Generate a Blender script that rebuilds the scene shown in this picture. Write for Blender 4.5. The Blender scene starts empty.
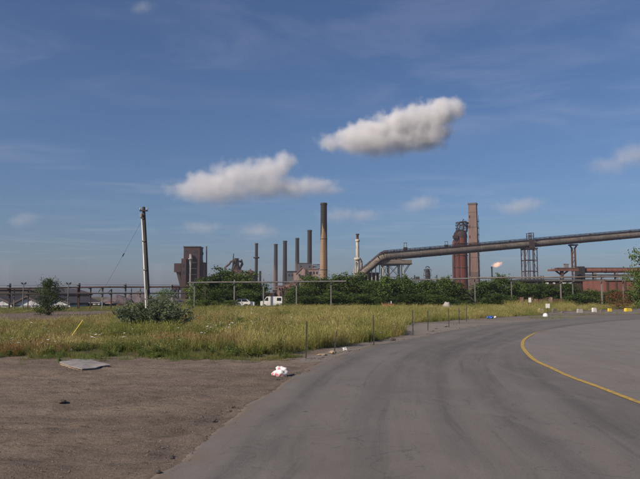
import bpy, math, random
import numpy as np
from mathutils import Vector, Matrix, Euler, noise as mnoise

R = math.radians
C = bpy.context.scene.collection
scn = bpy.context.scene

# ------------------------------------------------------------------ camera
F, EYE, HY, CX, CY = 628.0, 1.9, 296.0, 320.0, 239.5      # focal length in photo pixels, eye height, horizon row
TH = math.atan((HY - CY) / F)
cam = bpy.data.objects.new('camera', bpy.data.cameras.new('camera'))
C.objects.link(cam)
cam.location = (0, 0, EYE)
cam.rotation_euler = (R(90) + TH, 0, 0)
cam.data.sensor_width = 36.0
cam.data.lens = 36.0 * F / 640.0
cam.data.clip_end = 20000
cam.data.clip_start = 0.05
scn.camera = cam

# ------------------------------------------------------------------ light
SUN_EL, SUN_AZ = R(33), R(-128)        # azimuth from +Y, clockwise: behind the camera, to the left
SKY_STRENGTH, SUN_STRENGTH, EXPOSURE = 0.077, 4.6, 0.15
world = bpy.data.worlds.new('World')
scn.world = world
world.use_nodes = True
wn, wl = world.node_tree.nodes, world.node_tree.links
wn.clear()
sky = wn.new('ShaderNodeTexSky')
sky.sky_type = 'NISHITA'
sky.sun_disc = False
sky.sun_elevation = SUN_EL
sky.sun_rotation = SUN_AZ
sky.altitude = 100
sky.air_density = 1.2
sky.dust_density = 1.5
sky.ozone_density = 10.0
tc = wn.new('ShaderNodeTexCoord')
# thin cirrus over the whole dome: streaky noise on a flat layer (direction projected on a plane)
sep = wn.new('ShaderNodeSeparateXYZ'); wl.new(tc.outputs['Generated'], sep.inputs[0])
zc = wn.new('ShaderNodeMath'); zc.operation = 'MAXIMUM'; zc.inputs[1].default_value = 0.05; wl.new(sep.outputs['Z'], zc.inputs[0])
dx = wn.new('ShaderNodeMath'); dx.operation = 'DIVIDE'; wl.new(sep.outputs['X'], dx.inputs[0]); wl.new(zc.outputs[0], dx.inputs[1])
dy = wn.new('ShaderNodeMath'); dy.operation = 'DIVIDE'; wl.new(sep.outputs['Y'], dy.inputs[0]); wl.new(zc.outputs[0], dy.inputs[1])
cmb = wn.new('ShaderNodeCombineXYZ'); wl.new(dx.outputs[0], cmb.inputs[0]); wl.new(dy.outputs[0], cmb.inputs[1])
mp = wn.new('ShaderNodeMapping'); mp.inputs['Rotation'].default_value = (0, 0, R(40)); mp.inputs['Scale'].default_value = (0.75, 1.1, 1); mp.inputs['Location'].default_value = (20, 4, 0)
wl.new(cmb.outputs[0], mp.inputs[0])
nz = wn.new('ShaderNodeTexNoise'); nz.inputs['Scale'].default_value = 1.5; nz.inputs['Detail'].default_value = 9; nz.inputs['Roughness'].default_value = 0.62; nz.inputs['Distortion'].default_value = 0.5
wl.new(mp.outputs[0], nz.inputs['Vector'])
nz2 = wn.new('ShaderNodeTexNoise'); nz2.inputs['Scale'].default_value = 0.62; nz2.inputs['Detail'].default_value = 3
wl.new(mp.outputs[0], nz2.inputs['Vector'])
r1 = wn.new('ShaderNodeMapRange'); r1.inputs['From Min'].default_value = 0.42; r1.inputs['From Max'].default_value = 0.82; wl.new(nz.outputs[0], r1.inputs[0])
r2 = wn.new('ShaderNodeMapRange'); r2.inputs['From Min'].default_value = 0.42; r2.inputs['From Max'].default_value = 0.62; wl.new(nz2.outputs[0], r2.inputs[0])
mu = wn.new('ShaderNodeMath'); mu.operation = 'MULTIPLY'; wl.new(r1.outputs[0], mu.inputs[0]); wl.new(r2.outputs[0], mu.inputs[1])
mu2 = wn.new('ShaderNodeMath'); mu2.operation = 'MULTIPLY'; mu2.inputs[1].default_value = 0.20; wl.new(mu.outputs[0], mu2.inputs[0])
cmix = wn.new('ShaderNodeMix'); cmix.data_type = 'RGBA'; wl.new(mu2.outputs[0], cmix.inputs['Factor'])
bw = wn.new('ShaderNodeRGBToBW'); wl.new(sky.outputs[0], bw.inputs[0])
tint = wn.new('ShaderNodeMix'); tint.data_type = 'RGBA'; tint.inputs['Factor'].default_value = 0.84; wl.new(bw.outputs[0], tint.inputs['A']); wl.new(sky.outputs[0], tint.inputs['B'])
wb = wn.new('ShaderNodeMix'); wb.data_type = 'RGBA'; wb.blend_type = 'MULTIPLY'; wb.inputs['Factor'].default_value = 1.0; wb.inputs['B'].default_value = (0.94, 0.985, 1.07, 1)
wl.new(tint.outputs['Result'], wb.inputs['A']); wl.new(wb.outputs['Result'], cmix.inputs['A']); cmix.inputs['B'].default_value = (7.6, 7.3, 7.6, 1)
bg = wn.new('ShaderNodeBackground'); bg.inputs['Strength'].default_value = SKY_STRENGTH
wl.new(cmix.outputs['Result'], bg.inputs['Color'])
wo = wn.new('ShaderNodeOutputWorld'); wl.new(bg.outputs[0], wo.inputs['Surface'])

sun = bpy.data.objects.new('sun', bpy.data.lights.new('sun', 'SUN'))
C.objects.link(sun)
sun.data.energy = SUN_STRENGTH
sun.data.angle = R(0.53)
sun.data.color = (1.0, 0.86, 0.70)
sdir = Vector((math.sin(SUN_AZ) * math.cos(SUN_EL), math.cos(SUN_AZ) * math.cos(SUN_EL), math.sin(SUN_EL)))
sun.rotation_euler = sdir.to_track_quat('Z', 'Y').to_euler()
sun.location = (-60, -60, 90)

scn.view_settings.view_transform = 'Standard'
scn.view_settings.look = 'None'
scn.view_settings.exposure = EXPOSURE
scn.view_settings.gamma = 1.0
scn.render.engine = 'CYCLES'
scn.cycles.use_denoising = True
scn.cycles.max_bounces = 8
scn.cycles.volume_bounces = 4
scn.cycles.transparent_max_bounces = 16
scn.cycles.volume_step_rate = 0.22
scn.cycles.volume_max_steps = 256

# ------------------------------------------------------------------ helpers
def ray(px, py):
    x, u = (px - CX) / F, (CY - py) / F
    return Vector((x, math.cos(TH) - u * math.sin(TH), math.sin(TH) + u * math.cos(TH)))
def W(px, py, Y):                       # point seen at that place of the photo, standing Y metres away
    r = ray(px, py); t = Y / r.y
    return Vector((r.x * t, Y, EYE + r.z * t))
def G(px, py):                          # point of the flat ground
    r = ray(px, py); t = -EYE / r.z
    return Vector((r.x * t, r.y * t, 0))

def tag(o, label=None, cat=None, group=None, kind=None):
    if label: o['label'] = label
    if cat: o['category'] = cat
    if group: o['group'] = group
    if kind: o['kind'] = kind
    return o
def thing(name, label, cat, loc=(0, 0, 0), group=None, rz=0):
    o = bpy.data.objects.new(name, None); C.objects.link(o)
    o.empty_display_size = 0.3
    o.location = loc; o.rotation_euler = (0, 0, rz)
    return tag(o, label, cat, group)

class MB:
    def __init__(s): s.v, s.f, s.sm = [], [], []
    def add(s, vs, fs, smooth=False):
        o = len(s.v); s.v += [tuple(v) for v in vs]
        for f in fs: s.f.append(tuple(i + o for i in f)); s.sm.append(smooth)
        return s
    def box(s, x0, x1, y0, y1, z0, z1):
        vs = [(x0, y0, z0), (x1, y0, z0), (x1, y1, z0), (x0, y1, z0), (x0, y0, z1), (x1, y0, z1), (x1, y1, z1), (x0, y1, z1)]
        return s.add(vs, [(0, 3, 2, 1), (4, 5, 6, 7), (0, 1, 5, 4), (1, 2, 6, 5), (2, 3, 7, 6), (3, 0, 4, 7)])
    def frame(s, p0, p1):
        d = (Vector(p1) - Vector(p0)).normalized()
        a = Vector((0, 0, 1)) if abs(d.z) < 0.95 else Vector((1, 0, 0))
        u = d.cross(a).normalized(); return u, d.cross(u).normalized()
    def cyl(s, p0, p1, r0, r1=None, n=12, caps=True):
        r1 = r0 if r1 is None else r1
        p0, p1 = Vector(p0), Vector(p1); u, w = s.frame(p0, p1)
        vs = []
        for p, r in ((p0, r0), (p1, r1)):
            for k in range(n):
                a = 2 * math.pi * k / n
                vs.append(p + u * math.cos(a) * r + w * math.sin(a) * r)
        s.add(vs, [(k, k + n, (k + 1) % n + n, (k + 1) % n) for k in range(n)], True)
        if caps: s.add(vs, [tuple(range(n)), tuple(range(2 * n - 1, n - 1, -1))])
        return s
    def tube(s, pts, r, n=8, caps=True):
        pts = [Vector(p) for p in pts]
        rs = r if isinstance(r, (list, tuple)) else [r] * len(pts)
        vs = []
        for i, p in enumerate(pts):
            u, w = s.frame(pts[max(i - 1, 0)], pts[min(i + 1, len(pts) - 1)])
            for k in range(n):
                a = 2 * math.pi * k / n
                vs.append(p + u * math.cos(a) * rs[i] + w * math.sin(a) * rs[i])
        fs = []
        for i in range(len(pts) - 1):
            for k in range(n):
                fs.append((i * n + k, (i + 1) * n + k, (i + 1) * n + (k + 1) % n, i * n + (k + 1) % n))
        s.add(vs, fs, True)
        if caps: s.add(vs, [tuple(range(n)), tuple(range(len(pts) * n - 1, (len(pts) - 1) * n - 1, -1))])
        return s
    def bar(s, p0, p1, w, h=None):
        h = w if h is None else h
        p0, p1 = Vector(p0), Vector(p1); u, q = s.frame(p0, p1)
        vs = []
        for p in (p0, p1):
            for a, b in ((-1, -1), (1, -1), (1, 1), (-1, 1)): vs.append(p + u * a * w / 2 + q * b * h / 2)
        return s.add(vs, [(0, 1, 2, 3), (7, 6, 5, 4), (0, 4, 5, 1), (1, 5, 6, 2), (2, 6, 7, 3), (3, 7, 4, 0)])
    def prism(s, poly, y0, y1):          # outline in x, z pushed through in y
        n = len(poly)
        vs = [(x, y0, z) for x, z in poly] + [(x, y1, z) for x, z in poly]
        return s.add(vs, [tuple(range(n)), tuple(range(2 * n - 1, n - 1, -1))] + [(k, k + n, (k + 1) % n + n, (k + 1) % n) for k in range(n)])
    def lathe(s, prof, n=20, c=(0, 0)):  # (radius, z) profile
        vs = []
        for r, z in prof:
            for k in range(n):
                a = 2 * math.pi * k / n
                vs.append((c[0] + r * math.cos(a), c[1] + r * math.sin(a), z))
        fs = []
        for i in range(len(prof) - 1):
            for k in range(n): fs.append((i * n + k, i * n + (k + 1) % n, (i + 1) * n + (k + 1) % n, (i + 1) * n + k))
        s.add(vs, fs, True)
        return s.add(vs, [tuple(range(n - 1, -1, -1)), tuple(range((len(prof) - 1) * n, len(prof) * n))])
    def mesh(s, name, m):
        me = bpy.data.meshes.new(name); me.from_pydata(s.v, [], s.f); me.update()
        me.polygons.foreach_set('use_smooth', s.sm)
        me.materials.append(M[m] if isinstance(m, str) else m)
        return me
    def build(s, name, m, parent=None, loc=(0, 0, 0), rot=(0, 0, 0)):
        o = bpy.data.objects.new(name, s.mesh(name, m)); C.objects.link(o)
        o.parent = parent; o.location = loc; o.rotation_euler = rot
        return o

def copy_tree(o, parent=None):
    c = o.copy(); C.objects.link(c); c.parent = parent
    for ch in list(o.children): copy_tree(ch, c)
    return c

# ------------------------------------------------------------------ materials
M = {}
def nodes(name):
    m = bpy.data.materials.new(name); m.use_nodes = True
    nt = m.node_tree; b = nt.nodes['Principled BSDF']
    M[name] = m
    return m, nt.nodes, nt.links, b
def mixc(n, l, fac, a, b):
    x = n.new('ShaderNodeMix'); x.data_type = 'RGBA'
    if isinstance(fac, (int, float)): x.inputs['Factor'].default_value = fac
    else: l.new(fac, x.inputs['Factor'])
    for sck, v in (('A', a), ('B', b)):
        if isinstance(v, tuple): x.inputs[sck].default_value = (*v, 1)
        else: l.new(v, x.inputs[sck])
    return x.outputs['Result']
def noise_(n, l, vec, scale, detail=6, rough=0.6, lo=0.35, hi=0.65, stretch=None, dist=0.0):
    if stretch:
        mp = n.new('ShaderNodeMapping'); mp.inputs['Scale'].default_value = stretch; l.new(vec, mp.inputs[0]); vec = mp.outputs[0]
    t = n.new('ShaderNodeTexNoise'); t.inputs['Scale'].default_value = scale; t.inputs['Detail'].default_value = detail
    t.inputs['Roughness'].default_value = rough; t.inputs['Distortion'].default_value = dist
    l.new(vec, t.inputs['Vector'])
    r = n.new('ShaderNodeMapRange'); r.inputs['From Min'].default_value = lo; r.inputs['From Max'].default_value = hi
    l.new(t.outputs[0], r.inputs[0])
    return r.outputs[0]
def worn(name, c1, c2, c3=None, scale=0.35, rough=0.8, metal=0.0, streak=(1, 1, 0.22), bump=0.15, bscale=6.0, lo=0.38, hi=0.62):
    m, n, l, b = nodes(name)
    t = n.new('ShaderNodeTexCoord').outputs['Object']
    col = mixc(n, l, noise_(n, l, t, scale, stretch=streak, lo=lo, hi=hi), c1, c2)
    if c3: col = mixc(n, l, noise_(n, l, t, scale * 3.7, lo=0.5, hi=0.72, stretch=streak), col, c3)
    l.new(col, b.inputs['Base Color'])
    b.inputs['Roughness'].default_value = rough; b.inputs['Metallic'].default_value = metal
    if bump:
        bp = n.new('ShaderNodeBump'); bp.inputs['Strength'].default_value = bump; bp.inputs['Distance'].default_value = 0.05
        l.new(noise_(n, l, t, bscale, lo=0, hi=1), bp.inputs['Height']); l.new(bp.outputs[0], b.inputs['Normal'])
    return m
worn('rust_dark', (0.024, 0.014, 0.013), (0.051, 0.022, 0.018), (0.017, 0.013, 0.014))
worn('rust_brown', (0.067, 0.037, 0.027), (0.116, 0.052, 0.036), (0.037, 0.027, 0.025))
worn('furnace_red', (0.105, 0.026, 0.019), (0.15, 0.040, 0.027), (0.042, 0.019, 0.016), streak=(1, 1, 0.12))
worn('rust_red', (0.150, 0.056, 0.041), (0.210, 0.079, 0.056), (0.083, 0.045, 0.038))
worn('mill_red', (0.036, 0.013, 0.013), (0.058, 0.022, 0.019), (0.023, 0.013, 0.014), scale=0.2)
worn('steel_dark', (0.017, 0.017, 0.020), (0.032, 0.029, 0.027))
worn('steel_grey', (0.12, 0.12, 0.125), (0.20, 0.19, 0.18), (0.12, 0.075, 0.055))
worn('galv', (0.22, 0.22, 0.215), (0.33, 0.325, 0.31), (0.24, 0.17, 0.12), scale=0.8)
worn('pipe_lag', (0.150, 0.124, 0.109), (0.225, 0.188, 0.161), (0.098, 0.064, 0.049), scale=0.5, streak=(0.4, 1, 1))
worn('gallery_skin', (0.117, 0.099, 0.080), (0.192, 0.160, 0.125), (0.069, 0.049, 0.037), scale=0.22, streak=(0.25, 1, 1), bump=0.3)
worn('concrete', (0.30, 0.27, 0.235), (0.42, 0.385, 0.33), (0.22, 0.185, 0.155), scale=0.6)
worn('concrete_block', (0.30, 0.28, 0.25), (0.43, 0.40, 0.36), (0.2, 0.18, 0.16), scale=2.5, bscale=18)
worn('cream', (0.425, 0.391, 0.332), (0.527, 0.484, 0.408), (0.255, 0.187, 0.136), scale=0.5)
worn('brick_pink', (0.143, 0.090, 0.074), (0.182, 0.120, 0.099), (0.102, 0.061, 0.050), scale=0.25)
worn('brick_sooty', (0.078, 0.053, 0.047), (0.120, 0.075, 0.063), (0.048, 0.036, 0.035), scale=0.25)
worn('house_pink', (0.216, 0.144, 0.119), (0.302, 0.223, 0.187), (0.122, 0.061, 0.047), scale=0.3)
worn('house_rust', (0.150, 0.071, 0.053), (0.225, 0.112, 0.083), (0.300, 0.240, 0.203), scale=0.5)
worn('slate', (0.060, 0.064, 0.072), (0.088, 0.088, 0.096))
worn('stack_brown', (0.015, 0.012, 0.011), (0.025, 0.018, 0.015), (0.010, 0.009, 0.009), scale=0.12)
worn('pale_wall', (0.50, 0.53, 0.57), (0.58, 0.61, 0.64), (0.36, 0.33, 0.30), scale=0.4)
worn('roof_dark', (0.06, 0.05, 0.05), (0.10, 0.075, 0.068))
worn('ore', (0.085, 0.070, 0.075), (0.125, 0.095, 0.095), scale=0.6, bump=0.8, bscale=2.0, streak=(1, 1, 1))
worn('wood_dark', (0.030, 0.025, 0.022), (0.060, 0.050, 0.042), (0.09, 0.08, 0.07), scale=3, streak=(1, 1, 0.06), bump=0.4, bscale=12)
worn('white_paint', (0.66, 0.65, 0.62), (0.78, 0.77, 0.74), (0.45, 0.42, 0.37), scale=1.3, rough=0.5, lo=0.4, hi=0.7)
worn('off_white', (0.62, 0.60, 0.56), (0.74, 0.72, 0.67), (0.38, 0.33, 0.28), scale=1.5, rough=0.6)
worn('yellow_paint', (0.66, 0.47, 0.03), (0.74, 0.56, 0.06), (0.42, 0.30, 0.08), scale=4, rough=0.5)
worn('orange_paint', (0.46, 0.18, 0.08), (0.52, 0.25, 0.13), (0.3, 0.12, 0.07), scale=1.5)
worn('post_green', (0.025, 0.032, 0.026), (0.05, 0.055, 0.045), (0.12, 0.07, 0.045), scale=4)
worn('rubber', (0.02, 0.02, 0.02), (0.035, 0.033, 0.03))
worn('boulder', (0.36, 0.30, 0.24), (0.48, 0.41, 0.33), (0.26, 0.21, 0.17), scale=2, streak=(1, 1, 1), bump=0.6)
worn('dark_stone', (0.12, 0.105, 0.09), (0.19, 0.165, 0.14), scale=3, streak=(1, 1, 1), bump=0.6)
worn('dark_earth', (0.045, 0.036, 0.030), (0.075, 0.058, 0.046), scale=3, streak=(1, 1, 1), bump=0.8)
worn('bark', (0.06, 0.048, 0.038), (0.11, 0.088, 0.07), scale=3)
worn('blue_tarp', (0.03, 0.09, 0.34), (0.04, 0.12, 0.44), scale=3, rough=0.45)
worn('sheet_board', (0.22, 0.20, 0.185), (0.30, 0.275, 0.25), (0.16, 0.135, 0.115), scale=2.6, streak=(1, 0.3, 1), bump=0.3, bscale=20)
worn('cardboard', (0.30, 0.22, 0.15), (0.38, 0.29, 0.2), (0.2, 0.15, 0.1), scale=8)
m, n, l, b = nodes('dark_glass'); b.inputs['Base Color'].default_value = (0.02, 0.024, 0.028, 1); b.inputs['Roughness'].default_value = 0.12
m, n, l, b = nodes('wire'); b.inputs['Base Color'].default_value = (0.05, 0.05, 0.05, 1); b.inputs['Roughness'].default_value = 0.5
m, n, l, b = nodes('tail_red'); b.inputs['Base Color'].default_value = (0.45, 0.02, 0.02, 1); b.inputs['Roughness'].default_value = 0.3

def plastic_bag():
    m, n, l, b = nodes('bag_film')
    t = n.new('ShaderNodeTexCoord').outputs['Object']
    v = n.new('ShaderNodeTexVoronoi'); v.inputs['Scale'].default_value = 9.0; l.new(t, v.inputs['Vector'])
    r = n.new('ShaderNodeMapRange'); r.inputs['From Min'].default_value = 0.36; r.inputs['From Max'].default_value = 0.24; l.new(v.outputs['Distance'], r.inputs[0])
    l.new(mixc(n, l, r.outputs[0], (0.76, 0.68, 0.68), (0.58, 0.16, 0.20)), b.inputs['Base Color'])
    b.inputs['Roughness'].default_value = 0.4
plastic_bag()

def soot_chimney(name, body, body2, z_soot, spread, soot=(0.055, 0.048, 0.046)):
    # brick shaft whose upper length is coated in soot that ends in long ragged tongues
    m, n, l, b = nodes(name)
    t = n.new('ShaderNodeTexCoord').outputs['Object']
    col = mixc(n, l, noise_(n, l, t, 0.30, stretch=(1, 1, 0.3)), body, body2)
    s = n.new('ShaderNodeSeparateXYZ'); l.new(t, s.inputs[0])
    tongue = noise_(n, l, t, 0.36, lo=0.25, hi=0.75, stretch=(1, 1, 0.10), detail=4)
    a = n.new('ShaderNodeMath'); a.operation = 'MULTIPLY_ADD'; l.new(tongue, a.inputs[0]); a.inputs[1].default_value = spread; l.new(s.outputs['Z'], a.inputs[2])
    r = n.new('ShaderNodeMapRange'); r.interpolation_type = 'SMOOTHSTEP'
    r.inputs['From Min'].default_value = z_soot + spread * 0.5 - 2; r.inputs['From Max'].default_value = z_soot + spread * 0.5 + 2.5
    l.new(a.outputs[0], r.inputs[0])
    col = mixc(n, l, r.outputs[0], col, soot)
    w = n.new('ShaderNodeTexWave'); w.bands_direction = 'Z'; w.inputs['Scale'].default_value = 0.22; w.inputs['Distortion'].default_value = 0.6
    l.new(t, w.inputs['Vector'])
    r2 = n.new('ShaderNodeMapRange'); r2.inputs['To Max'].default_value = 0.16; l.new(w.outputs[0], r2.inputs[0])
    col = mixc(n, l, r2.outputs[0], col, (0.10, 0.07, 0.055))
    l.new(col, b.inputs['Base Color']); b.inputs['Roughness'].default_value = 0.9
soot_chimney('chimney_buff', (0.24, 0.150, 0.085), (0.31, 0.20, 0.115), 32, 30, soot=(0.018, 0.016, 0.016))
soot_chimney('chimney_brown', (0.095, 0.060, 0.046), (0.125, 0.082, 0.062), 27, 24, soot=(0.018, 0.016, 0.016))

def leafmat(name, dark, light, straw=None, patch=0.35, trans=0.35, loc_scale=0.9):
    m, n, l, b = nodes(name)
    g = n.new('ShaderNodeNewGeometry').outputs['Position']
    oi = n.new('ShaderNodeObjectInfo')
    f = noise_(n, l, g, loc_scale, detail=4, lo=0.3, hi=0.7)
    col = mixc(n, l, f, dark, light)
    if straw:
        f2 = noise_(n, l, g, patch, detail=3, lo=0.42, hi=0.62)
        ad = n.new('ShaderNodeMath'); ad.operation = 'MULTIPLY_ADD'; l.new(oi.outputs['Random'], ad.inputs[0]); ad.inputs[1].default_value = 0.55; 
        sb = n.new('ShaderNodeMath'); sb.operation = 'SUBTRACT'; l.new(f2, sb.inputs[0]); sb.inputs[1].default_value = 0.30; l.new(sb.outputs[0], ad.inputs[2]); ad.use_clamp = True
        col = mixc(n, l, ad.outputs[0], col, straw)
    else:
        hs = n.new('ShaderNodeHueSaturation'); l.new(col, hs.inputs['Color'])
        mr = n.new('ShaderNodeMapRange'); mr.inputs['To Min'].default_value = 0.72; mr.inputs['To Max'].default_value = 1.3; l.new(oi.outputs['Random'], mr.inputs[0])
        l.new(mr.outputs[0], hs.inputs['Value']); col = hs.outputs[0]
    l.new(col, b.inputs['Base Color']); b.inputs['Roughness'].default_value = 0.6
    b.inputs['Specular IOR Level'].default_value = 0.25
    tr = n.new('ShaderNodeBsdfTranslucent'); l.new(col, tr.inputs['Color'])
    mx = n.new('ShaderNodeMixShader'); mx.inputs[0].default_value = trans
    l.new(b.outputs[0], mx.inputs[1]); l.new(tr.outputs[0], mx.inputs[2]); l.new(mx.outputs[0], n['Material Output'].inputs['Surface'])
leafmat('leaf_dark', (0.018, 0.044, 0.012), (0.125, 0.185, 0.042), loc_scale=0.9)
leafmat('leaf_mid', (0.045, 0.085, 0.020), (0.17, 0.225, 0.055), loc_scale=0.8)
leafmat('leaf_fresh', (0.05, 0.10, 0.022), (0.11, 0.17, 0.04))
leafmat('leaf_silver', (0.11, 0.150, 0.080), (0.25, 0.295, 0.17), loc_scale=2.5)
leafmat('leaf_orange', (0.22, 0.085, 0.04), (0.32, 0.15, 0.065), loc_scale=2.5)
leafmat('grass_tall', (0.135, 0.165, 0.036), (0.30, 0.295, 0.075), straw=(0.46, 0.38, 0.15), patch=0.16)
leafmat('grass_low', (0.080, 0.135, 0.026), (0.18, 0.225, 0.052), straw=(0.28, 0.24, 0.09), patch=0.25)
leafmat('grass_dry', (0.30, 0.175, 0.075), (0.36, 0.25, 0.115), straw=(0.27, 0.13, 0.055), patch=0.4)
leafmat('weed_leaf', (0.095, 0.145, 0.032), (0.19, 0.235, 0.06), loc_scale=2.0)
leafmat('flower_white', (0.62, 0.62, 0.56), (0.75, 0.74, 0.68), trans=0.2)

# ground: bare dirt, vegetated soil, pale gravel shoulder (zones are a real mask of what the ground is made of)
def ground_mat():
    m, n, l, b = nodes('ground_soil')
    g = n.new('ShaderNodeNewGeometry').outputs['Position']
    big = noise_(n, l, g, 0.30, detail=6, lo=0.32, hi=0.68, stretch=(0.5, 1.3, 1), dist=0.8)
    dirt = mixc(n, l, big, (0.165, 0.130, 0.105), (0.280, 0.222, 0.176))
    ru = noise_(n, l, g, 0.42, detail=6, lo=0.46, hi=0.70, stretch=(0.4, 1.5, 1), dist=1.0)
    dirt = mixc(n, l, ru, dirt, (0.295, 0.222, 0.158))
    dk = noise_(n, l, g, 0.9, detail=7, rough=0.68, lo=0.50, hi=0.72, stretch=(0.35, 1.5, 1), dist=0.7)
    dirt = mixc(n, l, dk, dirt, (0.078, 0.060, 0.048))
    ck = noise_(n, l, g, 5.5, detail=6, rough=0.7, lo=0.52, hi=0.66, stretch=(0.6, 1.3, 1))
    dirt = mixc(n, l, ck, dirt, (0.095, 0.074, 0.060))
    ra = n.new('ShaderNodeAttribute'); ra.attribute_name = 'rut'
    rn = n.new('ShaderNodeMath'); rn.operation = 'MULTIPLY'; l.new(ra.outputs['Fac'], rn.inputs[0]); l.new(noise_(n, l, g, 2.5, detail=5, lo=0.3, hi=0.75), rn.inputs[1])
    dirt = mixc(n, l, rn.outputs[0], dirt, (0.060, 0.047, 0.039))
    fine = noise_(n, l, g, 26, detail=5, rough=0.75, lo=0.34, hi=0.70)
    dirt2 = mixc(n, l, fine, (0.085, 0.066, 0.053), (0.36, 0.295, 0.24))
    dirt = mixc(n, l, 0.33, dirt, dirt2)
    veg = mixc(n, l, noise_(n, l, g, 0.5, lo=0.35, hi=0.65), (0.075, 0.080, 0.032), (0.16, 0.135, 0.06))
    veg = mixc(n, l, noise_(n, l, g, 14, lo=0.3, hi=0.7), veg, (0.075, 0.062, 0.038))
    sh = mixc(n, l, noise_(n, l, g, 30, detail=4, rough=0.7), (0.18, 0.158, 0.135), (0.30, 0.265, 0.225))
    far = mixc(n, l, noise_(n, l, g, 0.12, stretch=(0.4, 1, 1)), (0.15, 0.130, 0.112), (0.235, 0.205, 0.175))
    for att, c in (('shoulder', sh), ('farlot', far), ('veg', veg)):
        a = n.new('ShaderNodeAttribute'); a.attribute_name = att
        ad = n.new('ShaderNodeMath'); ad.operation = 'ADD'; l.new(a.outputs['Fac'], ad.inputs[0])
        nn = noise_(n, l, g, 3.2, detail=5, lo=0, hi=1)
        sb = n.new('ShaderNodeMath'); sb.operation = 'SUBTRACT'; l.new(nn, sb.inputs[0]); sb.inputs[1].default_value = 0.5; l.new(sb.outputs[0], ad.inputs[1])
        r = n.new('ShaderNodeMapRange'); r.inputs['From Min'].default_value = 0.42; r.inputs['From Max'].default_value = 0.6; l.new(ad.outputs[0], r.inputs[0])
        dirt = mixc(n, l, r.outputs[0], dirt, c)
    l.new(dirt, b.inputs['Base Color']); b.inputs['Roughness'].default_value = 0.95; b.inputs['Specular IOR Level'].default_value = 0.1
    bp = n.new('ShaderNodeBump'); bp.inputs['Strength'].default_value = 0.8; bp.inputs['Distance'].default_value = 0.05
    h1 = noise_(n, l, g, 12, detail=9, rough=0.75, lo=0.2, hi=0.8)
    l.new(h1, bp.inputs['Height']); l.new(bp.outputs[0], b.inputs['Normal'])
ground_mat()

def asphalt(name, c1, c2, c3, track=True):
    m, n, l, b = nodes(name)
    uv = n.new('ShaderNodeTexCoord').outputs['UV']
    g = n.new('ShaderNodeNewGeometry').outputs['Position']
    col = mixc(n, l, noise_(n, l, g, 0.30, detail=6, lo=0.3, hi=0.7), c1, c2)
    if track:      # wheel paths run along the road: v is metres across, u metres along
        tr = noise_(n, l, uv, 1.0, detail=5, lo=0.42, hi=0.68, stretch=(0.035, 1, 1), dist=0.3)
        col = mixc(n, l, tr, col, c3)
        tr2 = noise_(n, l, uv, 3.2, detail=3, lo=0.58, hi=0.78, stretch=(0.05, 1, 1), dist=0.5)
        col = mixc(n, l, tr2, col, tuple(x * 0.86 for x in c3))
    cr = noise_(n, l, g, 0.9, detail=8, rough=0.7, lo=0.5, hi=0.8, stretch=(1.3, 0.5, 1), dist=0.8)
    col = mixc(n, l, cr, col, tuple(x * 1.12 for x in c2))
    fine = noise_(n, l, g, 75, detail=3, rough=0.8, lo=0.3, hi=0.72)
    f2 = mixc(n, l, fine, (0.055, 0.052, 0.050), (0.27, 0.25, 0.235))
    col = mixc(n, l, 0.36, col, f2)
    pt_ = noise_(n, l, g, 0.22, detail=6, rough=0.7, lo=0.50, hi=0.80)
    col = mixc(n, l, pt_, col, tuple(x * 0.84 for x in c1))
    sp = noise_(n, l, g, 3.0, detail=4, lo=0.68, hi=0.76)
    col = mixc(n, l, sp, col, (0.06, 0.055, 0.052))
    if track:
        sv = n.new('ShaderNodeSeparateXYZ'); l.new(uv, sv.inputs[0])
        dn = noise_(n, l, g, 1.3, detail=7, rough=0.68, lo=0.25, hi=0.75)
        dd = n.new('ShaderNodeMath'); dd.operation = 'MULTIPLY_ADD'; l.new(dn, dd.inputs[0]); dd.inputs[1].default_value = -0.95; l.new(sv.outputs['Y'], dd.inputs[2])
        dr = n.new('ShaderNodeMapRange'); dr.inputs['From Min'].default_value = -0.55; dr.inputs['From Max'].default_value = -0.12; dr.inputs['To Min'].default_value = 0.9; dr.inputs['To Max'].default_value = 0.0; l.new(dd.outputs[0], dr.inputs[0])
        col = mixc(n, l, dr.outputs[0], col, (0.165, 0.128, 0.100))
        sl = n.new('ShaderNodeTexNoise'); sl.inputs['Scale'].default_value = 0.8; sl.inputs['Detail'].default_value = 7; sl.inputs['Distortion'].default_value = 1.2; l.new(g, sl.inputs['Vector'])
        cr2 = n.new('ShaderNodeMapRange'); cr2.inputs['From Min'].default_value = 0.0; cr2.inputs['From Max'].default_value = 0.006; cr2.inputs['To Min'].default_value = 0.55; cr2.inputs['To Max'].default_value = 0.0
        ab = n.new('ShaderNodeMath'); ab.operation = 'ABSOLUTE'; sb2 = n.new('ShaderNodeMath'); sb2.operation = 'SUBTRACT'; l.new(sl.outputs[0], sb2.inputs[0]); sb2.inputs[1].default_value = 0.56; l.new(sb2.outputs[0], ab.inputs[0]); l.new(ab.outputs[0], cr2.inputs[0])
        col = mixc(n, l, cr2.outputs[0], col, (0.055, 0.05, 0.046))
    l.new(col, b.inputs['Base Color']); b.inputs['Roughness'].default_value = 0.82; b.inputs['Specular IOR Level'].default_value = 0.3
    bp = n.new('ShaderNodeBump'); bp.inputs['Strength'].default_value = 0.5; bp.inputs['Distance'].default_value = 0.006
    l.new(noise_(n, l, g, 90, detail=3, rough=0.8, lo=0.2, hi=0.8), bp.inputs['Height']); l.new(bp.outputs[0], b.inputs['Normal'])
asphalt('asphalt', (0.138, 0.121, 0.108), (0.185, 0.163, 0.146), (0.060, 0.054, 0.050))
asphalt('asphalt_pale', (0.192, 0.170, 0.152), (0.24, 0.214, 0.192), (0.17, 0.15, 0.133))
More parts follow.
